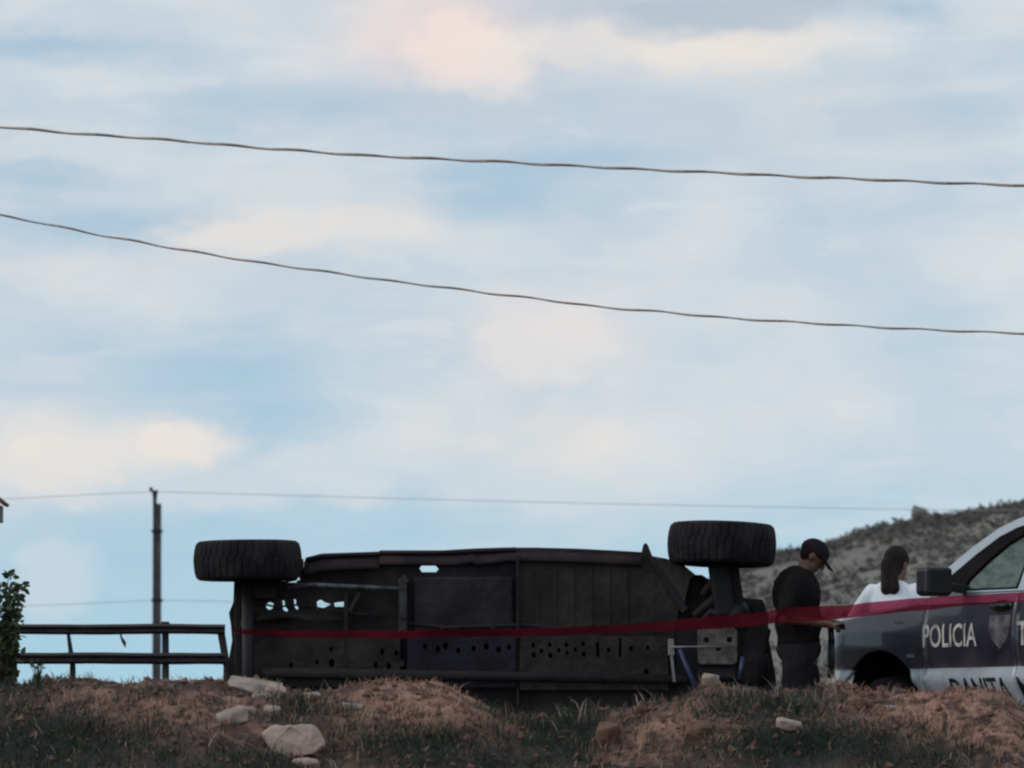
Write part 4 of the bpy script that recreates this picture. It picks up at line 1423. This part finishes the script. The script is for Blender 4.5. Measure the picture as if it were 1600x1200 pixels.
for i in range(len(fine) - 1):
    for j in range(2):
        mb.f.append((3 * i + j, 3 * i + j + 1, 3 * i + j + 4, 3 * i + j + 3))
tp = mb.build('barrier_tape', 'tape', smooth=True)
tag(tp, 'red plastic barrier tape stretched in front of the wreck and the police pickup', 'tape')

# ------------------------------------------------------------------ guardrail
YG = 50.6
gb = at(200, 1200, YG); gb.z = 0
gr = empty('guardrail', gb, 'rusty guardrail of two dark bars on leaning posts at the road edge', 'guardrail')
G = lambda px, py, dy=0.0: at(px, py, YG) - gb + Vector((0, dy, 0))
for y0, y1, hgt in ((982.5, 983.5, 14.5), (1028, 1029, 16.5)):
    mb = MB()
    n_ = 60
    for i in range(n_ + 1):
        px = -420 + (352 + 420) * i / n_
        py = y0 + (y1 - y0) * i / n_ + 1.2 * noise.noise(Vector((px * .01, y0, 0)))
        h_ = hgt / 2 * (1 + .08 * noise.noise(Vector((px * .02, y0, 3))))
        # channel profile
        for k, d in ((1, 0), (.55, -.045), (.1, -.015), (-.1, -.015), (-.55, -.045), (-1, 0)):
            mb.v.append(G(px, py - h_ * k, d))
    for i in range(n_):
        for j in range(5):
            a = i * 6 + j
            mb.f.append((a, a + 1, a + 7, a + 6))
    mb.build('rail', 'rust_rail', gr, solid=.008)
for (xa, ya), (xb, yb), wa, wb_ in (((258, 972), (259, 1215), .052, .060), ((105, 982), (113, 1040), .022, .045), ((343, 976), (354, 1042), .062, .055), ((15, 978), (16, 1215), .11, .11), ((-190, 975), (-188, 1215), .06, .06)):
    mb = MB()
    mb.add([v for p, w_ in ((G(xa, ya, .02), wa), (G(xb, yb, .02), wb_)) for v in (p + Vector((-w_ / 2, 0, 0)), p + Vector((w_ / 2, 0, 0)), p + Vector((w_ / 2, .06, 0)), p + Vector((-w_ / 2, .06, 0)))],
           [(0, 1, 2, 3), (4, 7, 6, 5), (0, 4, 5, 1), (1, 5, 6, 2), (2, 6, 7, 3), (3, 7, 4, 0)])
    if yb < 1200:
        p = G(xb, yb, .02)
        mb.box((p.x, .05, p.z / 2), (wb_, .06, p.z))
    if xa == 258:
        mb.box(G(258, 974, .03), (.065, .07, .03))
    mb.build('post', 'post', gr, bevel=.006)
mb = MB()
a, b, c = G(189, 995, -.05), G(195, 1004, -.055), G(197, 1013, -.05)
mb.add([G(188, 990, -.03), G(190.5, 990, -.03), a + Vector((-.004, 0, 0)), a + Vector((.012, 0, 0)), b + Vector((-.02, 0, 0)), b + Vector((.014, 0, 0)), c], [(0, 1, 3, 2), (2, 3, 5, 4), (4, 5, 6)])
mb.build('torn_strip', 'post', gr, solid=.003)

# ------------------------------------------------------------------ utility pole with thin lines
YP = 150.0
pb = at(245, 1200, YP); pb.z = hill_z(pb.x, YP) if False else -2.5
pole = empty('utility_pole', pb, 'concrete utility pole with a dark extension along its left side beyond the guardrail', 'utility pole')
Q = lambda px, py, dy=0.0: at(px, py, YP) - pb + Vector((0, dy, 0))
mb = MB(); a, b = Q(247.5, 787), Q(247.5, 1200); a.z = a.z; bz = 0.0
mb.add([Vector((x, y, z)) for z, wdt in ((0, .085), (Q(0, 787).z, .068)) for x, y in ((-wdt + (Q(247.5, 787).x), -wdt), (wdt + Q(247.5, 787).x, -wdt), (wdt + Q(247.5, 787).x, wdt), (-wdt + Q(247.5, 787).x, wdt))],
       [(0, 1, 2, 3), (4, 7, 6, 5), (0, 4, 5, 1), (1, 5, 6, 2), (2, 6, 7, 3), (3, 7, 4, 0)])
mb.build('pole_shaft', 'concrete', pole, bevel=.012)
mb = MB(); x0 = Q(241.2, 1000).x  # dark extension: rises above the shaft, runs down its whole left side
mb.add([Vector((x0 + i * w_ , y, z)) for z, w_ in ((0, .042), (Q(0, 822).z, .042), (Q(0, 778).z, .045), (Q(0, 766).z, .075)) for i, y in ((-1, -.06), (1, -.06), (1, .06), (-1, .06))],
       [(0, 1, 2, 3)] + [(k * 4 + i, k * 4 + (i + 1) % 4, k * 4 + 4 + (i + 1) % 4, k * 4 + 4 + i) for k in range(3) for i in range(4)] + [(12, 15, 14, 13)])
mb.build('dark_extension', 'pole_dark', pole, bevel=.006)
for py in (830, 938):
    mb = MB(); mb.box(Q(245.5, py), (.26, .20, .07)); mb.build('steel_band', 'dark_metal', pole, bevel=.006)
mb = MB(); mb.lathe([(.001, 0), (.05, .01), (.035, .04), (.05, .06), (.03, .10), (.001, .11)], 12, c=Q(236, 768)); mb.build('insulator', 'pole_dark', pole, smooth=True)


def sag(pts, n=40):
    """smooth curve through pixel points (px, py, Y)"""
    out = []
    P_ = [at(*p) for p in pts]
    for i in range(len(P_) - 1):
        p0 = P_[max(i - 1, 0)]; p1 = P_[i]; p2 = P_[i + 1]; p3 = P_[min(i + 2, len(P_) - 1)]
        for k in range(n):
            t_ = k / n
            out.append(.5 * ((2 * p1) + (p2 - p0) * t_ + (2 * p0 - 5 * p1 + 4 * p2 - p3) * t_ ** 2 + (3 * p1 - 3 * p2 + p3 - p0) * t_ ** 3))
    out.append(P_[-1])
    return out


for nm, pts, lab in (('thin_wire', [(-1200, 830, 190), (-400, 800, 165), (0, 780, 155), (237, 768, YP)], 'thin pale wire running left from the top of the utility pole'),
                     ('thin_wire', [(240, 768, YP), (700, 781, 146), (1150, 791, 141), (1600, 797, 136), (2400, 790, 128)], 'thin pale wire running right from the top of the utility pole above the wreck'),
                     ('thin_wire', [(-1200, 990, 190), (-400, 958, 165), (50, 946, 155), (238, 938, YP)], 'lower thin wire running left from the band of the utility pole'),
                     ('thin_wire', [(252, 938, YP), (360, 940, 148), (800, 952, 142), (1600, 960, 136)], 'lower thin wire running right from the band of the utility pole')):
    mb = MB(); mb.tube(sag(pts, 14), .0065, 6)
    tag(mb.build(nm, 'thin_wire', smooth=True), lab, 'wire', 'thin wires of the utility pole')

# two twisted service cables crossing the sky
for pts, rad_, lab in (([(-900, 108, 40.5), (-400, 155, 40.4), (0, 198, 40.2), (250, 218, 40.1), (500, 238, 40), (720, 250, 40), (1000, 264, 40), (1300, 278, 40), (1600, 290, 40), (2000, 302, 40), (2600, 310, 40)], .0068, 'thick twisted power cable crossing the upper sky'),
                       ([(-900, 140, 41.5), (-400, 250, 41.4), (0, 336, 41.2), (200, 375, 41.1), (420, 412, 41), (700, 450, 41), (1000, 485, 41), (1300, 507, 41), (1600, 521, 41), (2000, 528, 41), (2600, 520, 41)], .0055, 'thinner twisted power cable sagging across the middle of the sky')):
    path = sag(pts, 60)
    mb = MB()
    s_ = 0.0
    th = []
    for i, p in enumerate(path):
        if i: s_ += (p - path[i - 1]).length
        th.append(s_)
    for ph in (0, math.pi):
        q = []
        for p, s_ in zip(path, th):
            a = s_ / .42 * math.pi + ph
            wob = .0035 * math.sin(s_ * 14.5) + .006 * noise.noise(Vector((s_ * 2.2, rad_ * 900, 0)))
            q.append(p + Vector((0, math.cos(a) * rad_ * .85, math.sin(a) * rad_ * .42 + wob)))
        mb.tube(q, rad_, 6)
    tag(mb.build('power_cable', 'cable', smooth=True), lab, 'cable', 'power cables across the sky')

# ------------------------------------------------------------------ roofed box on a post at the left edge
YB = 62.0
bb = at(-36, 1200, YB); bb.z = -.75
bx = empty('roofed_box', bb, 'small grey box with a red gabled roof on a post at the left edge', 'box')
B = lambda px, py, dy=0.0: at(px, py, YB) - bb + Vector((0, dy, 0))
c = B(-36, 803)
mb = MB(); mb.box((c.x, 0, c.z), (.49, .40, .165)); mb.build('housing', 'box_grey', bx, bevel=.008)
e0, e1, tp_ = B(11.5, 787), B(-83.5, 787), B(-36, 748)
for a, b in ((e0, tp_), (tp_, e1)):
    d = (b - a).normalized(); n_ = Vector((-d.z, 0, d.x)) * (.035 if a is e0 else .035)
    mb = MB()
    mb.v = [p + Vector((0, y, 0)) + k * n_ for y in (-.30, .30) for p, k in ((a, 0), (b, 0), (b, 1), (a, 1))]
    mb.f = [(0, 1, 2, 3), (4, 7, 6, 5), (0, 4, 5, 1), (1, 5, 6, 2), (2, 6, 7, 3), (3, 7, 4, 0)]
    mb.build('roof', 'roof_red', bx)
mb = MB(); mb.tube([(c.x, 0, 0), (c.x, 0, c.z - .07)], .05, 10); mb.build('post', 'post', bx, smooth=True)

# ------------------------------------------------------------------ shrub at the left edge
YS = 49.4
sb = at(-4, 1200, YS); sb.z = -.02
shrub = empty('shrub', sb, 'leafy dark green shrub growing by the guardrail at the left edge', 'shrub')
S = lambda px, py, dy=0.0: at(px, py, YS) - sb + Vector((0, dy, 0))
tips = []
mb = MB()
for (x1, y1) in ((12, 900), (30, 918), (22, 935), (28, 950), (14, 925), (-10, 905), (-25, 920), (24, 968), (-30, 950), (5, 945), (8, 965), (-40, 985), (18, 985), (10, 1010), (24, 1020), (-8, 1000)):
    dy = rnd.uniform(-.14, .14)
    a = S(-4 + rnd.uniform(-5, 5), 1230); b = S(-2 + (x1) * .35, 1040 + rnd.uniform(-10, 15), dy * .3); c = S(x1 * .75, y1 + 32, dy * .8); d = S(x1, y1, dy)
    mb.tube([a, b, c, d], [.012, .009, .006, .003], 5)
    tips += [d, c.lerp(d, .5), c, b.lerp(c, .6)]
mb.build('branch', 'bark', shrub)
mb = MB()
for tpt in tips:
    for k in range(11):
        c = tpt + Vector((rnd.gauss(0, .022), rnd.gauss(0, .03), rnd.gauss(0, .022)))
        d = Vector((rnd.gauss(.3, 1), rnd.gauss(0, 1), rnd.gauss(-.1, .8))).normalized()
        s_ = d.cross(Vector((rnd.gauss(0, 1), rnd.gauss(0, 1), rnd.gauss(0, 1)))).normalized()
        ln_ = rnd.uniform(.045, .085); wd = ln_ * .30
        up = d.cross(s_) * ln_ * .12
        mb.add([c, c + d * ln_ * .35 + s_ * wd + up, c + d * ln_ * .75 + s_ * wd * .7 + up * .6, c + d * ln_, c + d * ln_ * .75 - s_ * wd * .7 + up * .6, c + d * ln_ * .35 - s_ * wd + up, c + d * ln_ * .45], [(0, 1, 6), (1, 2, 6), (2, 3, 6), (3, 4, 6), (4, 5, 6), (5, 0, 6)])
fo = mb.build('foliage', 'leaf', shrub)

# ------------------------------------------------------------------ block on the ridge of the hill
rb = Vector((at(1433, 800, HY).x, HY - 1, 0)); rb.z = at(1433, 803, HY).z


def rock(name, c, size, seed, label, cat, m_='rock', group=None, rz=0.0, ry=0.0, rx_=0.0, pts=26, box=.55):
    rr = random.Random(seed)
    bm = bmesh.new()
    for k in range(pts):
        p = Vector((rr.uniform(-1, 1), rr.uniform(-1, 1), rr.uniform(-1, 1)))
        mxv = max(abs(p.x), abs(p.y), abs(p.z))
        p = p * (box / mxv) + p.normalized() * (1 - box)
        bm.verts.new((p.x * size[0] / 2 / .9, p.y * size[1] / 2 / .9, p.z * size[2] / 2 / .9))
    bmesh.ops.convex_hull(bm, input=bm.verts)
    for v in [v for v in bm.verts if not v.link_faces]:
        bm.verts.remove(v)
    bmesh.ops.bevel(bm, geom=list(bm.edges), offset=min(size) * .06, segments=1, affect='EDGES', clamp_overlap=True)
    bmesh.ops.triangulate(bm, faces=bm.faces)
    bmesh.ops.subdivide_edges(bm, edges=bm.edges, cuts=1)
    for v in bm.verts:
        v.co += Vector((noise.noise(v.co * 14 + Vector((seed, 0, 0))), noise.noise(v.co * 14 + Vector((0, seed, 0))), noise.noise(v.co * 14 + Vector((0, 0, seed))))) * min(size) * .07
    me = bpy.data.meshes.new(name); bm.to_mesh(me); bm.free()
    o = link(name, me, m_)
    o.location = c; o.rotation_euler = (rx_, ry, rz)
    return tag(o, label, cat, group)


rock('boulder', rb, (.44, .40, .36), 5, 'dark square boulder standing on the ridge of the hill', 'boulder', 'scrub', ry=R(12), box=.8)

# ------------------------------------------------------------------ stones of the bank
SP = F / 36.6


def stone(px, py, wpx, hpx, seed, label, m_='rock', rz=0.0, ry=0.0, depth=None, box=.55, lift=.25):
    p = hit(px, py + hpx * .3)
    w_, h_ = wpx / SP, hpx / SP
    p = p + Vector((0, 0, 0))
    q = at(px, py, p.y)
    return rock('rock', Vector((q.x, p.y + .02, q.z)), (w_, depth or w_ * .7, h_), seed, label, 'rock', m_, 'stones on the earth bank', rz, ry, R(12), box=box)


# the big flat stone: traced outline with its own thickness and a crack across the face
big = [(408, 1146), (420, 1137), (432, 1134), (446, 1133), (452, 1133.5), (458, 1133), (470, 1131), (487, 1132), (494, 1142), (506, 1160), (507, 1166), (492, 1178), (478, 1181), (452, 1183), (432, 1187), (420, 1170)]
pc = hit(457, 1180)
bc = at(457, 1160, pc.y - .02)
mb = MB()
bm_v = []
rr = random.Random(3)
loops = []
for dpt, sc_, jit in ((0.0, .93, .0), (.02, 1.0, .004), (.13, 1.02, .01), (.20, .9, .01)):
    lp = []
    for (px, py) in big:
        p = at(457 + (px - 457) * sc_, 1160 + (py - 1160) * sc_, bc.y) - bc
        lp.append(Vector((p.x + rr.uniform(-jit, jit), dpt + p.z * .35, p.z + rr.uniform(-jit, jit))))
    loops.append(lp)
nb = len(big)
mb.v = [v for lp in loops for v in lp]
mb.f = [(k * nb + i, k * nb + (i + 1) % nb, (k + 1) * nb + (i + 1) % nb, (k + 1) * nb + i) for k in range(3) for i in range(nb)]
# crack: front face in two halves that meet in a recessed line
cr = [(452, 1134.5), (459, 1150), (464, 1164), (470, 1177)]
ci = []
for px, py in cr:
    p = at(457 + (px - 457) * .95, 1160 + (py - 1160) * .93, bc.y) - bc
    mb.v.append(Vector((p.x, .010 + p.z * .35, p.z))); ci.append(len(mb.v) - 1)
c1 = at(432, 1158, bc.y) - bc; mb.v.append(Vector((c1.x, -.003 + c1.z * .35, c1.z))); l0 = len(mb.v) - 1
c2 = at(484, 1155, bc.y) - bc; mb.v.append(Vector((c2.x, -.005 + c2.z * .35, c2.z))); l1 = len(mb.v) - 1
left = [ci[0]] + [4, 3, 2, 1, 0, 15, 14, 13] + [ci[3], ci[2], ci[1]]
right = [ci[0], ci[1], ci[2], ci[3]] + [13, 12, 11, 10, 9, 8, 7, 6, 5, 4]
for lp, cc in ((left, l0), (right, l1)):
    for i in range(len(lp)):
        mb.f.append((lp[i], lp[(i + 1) % len(lp)], cc))
mb.f.append(tuple(3 * nb + i for i in range(nb)))
bo = mb.build('rock', 'rock', bevel=.006)
bo.location = bc
tag(bo, 'largest pale flat stone with a crack across it, low on the bank', 'rock', 'stones on the earth bank')
stone(398, 1076, 82, 22, 11, 'long flat pale slab at the top of the bank beside the wreck\'s rear end', 'rock_b', ry=R(6), box=.8, depth=.25)
stone(432, 1080, 34, 18, 12, 'pale chip at the right end of the long slab on the bank top', 'rock', ry=R(20))
stone(362, 1120, 46, 24, 13, 'tilted pale stone half way down the bank, left of the largest flat stone', 'rock_b', ry=R(-18), box=.7)
stone(386, 1110, 26, 14, 14, 'small pale stone resting above the tilted stone on the bank', 'rock')
stone(424, 1110, 28, 14, 15, 'rounded brownish stone just above the largest flat stone', 'rock')
stone(402, 1090, 16, 12, 16, 'tiny pale stone under the long slab on the bank', 'rock_b')
stone(478, 1195, 40, 18, 17, 'pale stone under the lower edge of the largest flat stone', 'rock')
stone(486, 1088, 30, 12, 18, 'flat brown stone right of the long slab, on the bank top', 'rock')
stone(548, 1104, 34, 12, 19, 'flat pale stone on the left flank of the grassy mound', 'rock_b', ry=R(8))
stone(1110, 1063, 26, 22, 20, 'pale rounded stone below the grey skid plate of the wreck', 'rock')
stone(1232, 1134, 40, 20, 21, 'pale stone on the slope below the man in black', 'rock', ry=R(14))
stone(1000, 1112, 22, 22, 22, 'reddish upright stone in the grass below the wreck\'s cab', 'clod')
stone(950, 1150, 38, 44, 23, 'large reddish clod on the slope below the wreck\'s cab', 'clod', box=.3)
stone(1090, 1145, 44, 36, 24, 'reddish clod on the slope below the wreck\'s front wheel', 'clod', box=.3)
stone(1345, 1098, 42, 22, 25, 'reddish clod on the bank below the police pickup\'s wheel', 'clod', box=.3)
stone(1390, 1108, 26, 12, 26, 'small pale stone on the bank below the police pickup\'s sill', 'rock_b')

# loose clods
cv, cf = [], []
for k in range(2600):
    X = rnd.uniform(-4.0, 4.0); Y = rnd.uniform(34.6, 38.2)
    r_ = rnd.choice((.008, .010, .013, .018, .026)) * rnd.uniform(.7, 1.3)
    c = Vector((X, Y, gz(X, Y) + r_ * .3))
    n_ = len(cv)
    for v in ((1, 0, 0), (-1, 0, 0), (0, 1, 0), (0, -1, 0), (0, 0, 1), (0, 0, -1)):
        cv.append(c + Vector(v) * r_ * rnd.uniform(.6, 1.25) + Vector((rnd.uniform(-.3, .3), rnd.uniform(-.3, .3), rnd.uniform(-.2, .2))) * r_)
    for a, b in ((0, 2), (2, 1), (1, 3), (3, 0)):
        cf += [(n_ + a, n_ + b, n_ + 4), (n_ + b, n_ + a, n_ + 5)]
me = bpy.data.meshes.new('dirt'); me.from_pydata([tuple(v) for v in cv], [], cf)
link('dirt', me, 'clod', kind='stuff')

# ------------------------------------------------------------------ grass
gb_ = {'green_grass': ([], []), 'dry_grass': ([], []), 'straw': ([], [])}
r2 = random.Random(21)


def blade(store, base, ln_, lean, wd, curve):
    v, f = store
    n_ = len(v)
    a = r2.uniform(0, math.tau)
    sdv = Vector((math.cos(a), math.sin(a), 0)) * wd / 2
    p1 = base + Vector((lean.x * .4, lean.y * .4, ln_ * .55))
    p2 = base + Vector((lean.x, lean.y, ln_ * curve))
    v += [base - sdv, base + sdv, p1 + sdv * .75, p1 - sdv * .75, p2]
    f += [(n_, n_ + 1, n_ + 2, n_ + 3), (n_ + 3, n_ + 2, n_ + 4)]


for k in range(110000):
    X = r2.uniform(-3.7, 3.7) if k % 8 else r2.uniform(-7, 7)
    Y = r2.uniform(34.9, 38.3)
    z = gz(X, Y)
    px, py = px_of((X, Y, z))
    g = zone(GREEN, px, py) * (.65 + .7 * nz3(X, Y, 3.0, 9.0)); d = zone(DRY, px, py) * (.8 + .5 * nz3(X, Y, 3.0, 15.0))
    u = r2.random()
    base = Vector((X, Y, z - .005))
    tuft = .6 + .8 * max(0, nz3(X, Y, 6.0, 20.0) + .3)
    if u < g * .95:
        ln_ = r2.uniform(.035, .10) * tuft * (1.0 if py > 1085 else .75)
        blade(gb_['green_grass'], base, ln_, Vector((r2.gauss(0, .03), r2.gauss(0, .03), 0)), r2.uniform(.004, .009), r2.uniform(.8, 1.0))
    elif u < g * .95 + d * .55:
        ln_ = r2.uniform(.020, .062) * tuft
        blade(gb_['dry_grass'], base, ln_, Vector((r2.gauss(.012, .025), r2.gauss(0, .025), 0)), r2.uniform(.004, .009), r2.uniform(.7, 1.0))
    elif u < g * .95 + d * .55 + .007:
        blade(gb_['straw'], base, r2.uniform(.05, .12), Vector((r2.gauss(-.02, .05), r2.gauss(0, .03), 0)), r2.uniform(.004, .008), r2.uniform(.6, 1.0))
for (px, py) in ((1145, 1075), (800, 1118), (1022, 1090), (640, 1090), (1215, 1075), (1305, 1070), (1330, 1080), (910, 1108), (1000, 1090), (430, 1080), (725, 1100), (1300, 1060), (1280, 1092)):
    h_ = hit(px, py + 12)
    for q in range(3):
        blade(gb_['straw'], h_ + Vector((r2.gauss(0, .02), 0, -.01)), r2.uniform(.10, .17), Vector((r2.gauss(-.04, .05), 0, 0)), .010, r2.uniform(.7, 1))
for nm, m_ in (('green_grass', 'grass_green'), ('dry_grass', 'grass_dry'), ('straw', 'grass_straw')):
    v, f = gb_[nm]
    me = bpy.data.meshes.new(nm); me.from_pydata([tuple(q) for q in v], [], f)
    link(nm, me, m_, kind='stuff')


# weeds: broad leaved clumps
def weed(px, py, hgt, seed, label, nl=46):
    p = hit(px, py)
    rr = random.Random(seed)
    e = empty('weed', p, label, 'weed', 'weeds on the earth bank')
    mb = MB(); mb2 = MB()
    for k in range(8):
        a = rr.uniform(0, math.tau); s_ = Vector((math.cos(a), math.sin(a), 0)) * hgt * rr.uniform(.15, .5)
        tip = s_ + Vector((0, 0, hgt * rr.uniform(.6, 1.0)))
        mb.tube([(0, 0, -.01), s_ * .3 + Vector((0, 0, tip.z * .5)), tip], [.004, .003, .0015], 5)
        for j in range(nl // 8):
            t_ = rr.uniform(.2, 1.0)
            c = Vector((s_.x * t_ * t_, s_.y * t_ * t_, tip.z * t_))
            d = Vector((rr.gauss(0, 1), rr.gauss(0, 1), rr.gauss(.5, .5))).normalized(); s2 = d.orthogonal().normalized()
            ln_ = hgt * rr.uniform(.16, .30); wd = ln_ * .2
            mb2.add([c, c + d * ln_ * .5 + s2 * wd, c + d * ln_, c + d * ln_ * .5 - s2 * wd], [(0, 1, 2, 3)])
    mb.build('stem', 'grass_green', e); mb2.build('leaves', 'leaf', e)


weed(885, 1135, .16, 2, 'dark green weed clump below the dark middle of the wreck')
weed(690, 1165, .13, 3, 'dark green weed clump low on the bank right of the grassy mound')
weed(1245, 1120, .15, 4, 'dark green weed clump on the bank below the man in black')
weed(60, 1078, .17, 5, 'green weed clump on the bank under the guardrail near the left edge')
weed(470, 1108, .10, 6, 'low green weed clump behind the largest flat stone')
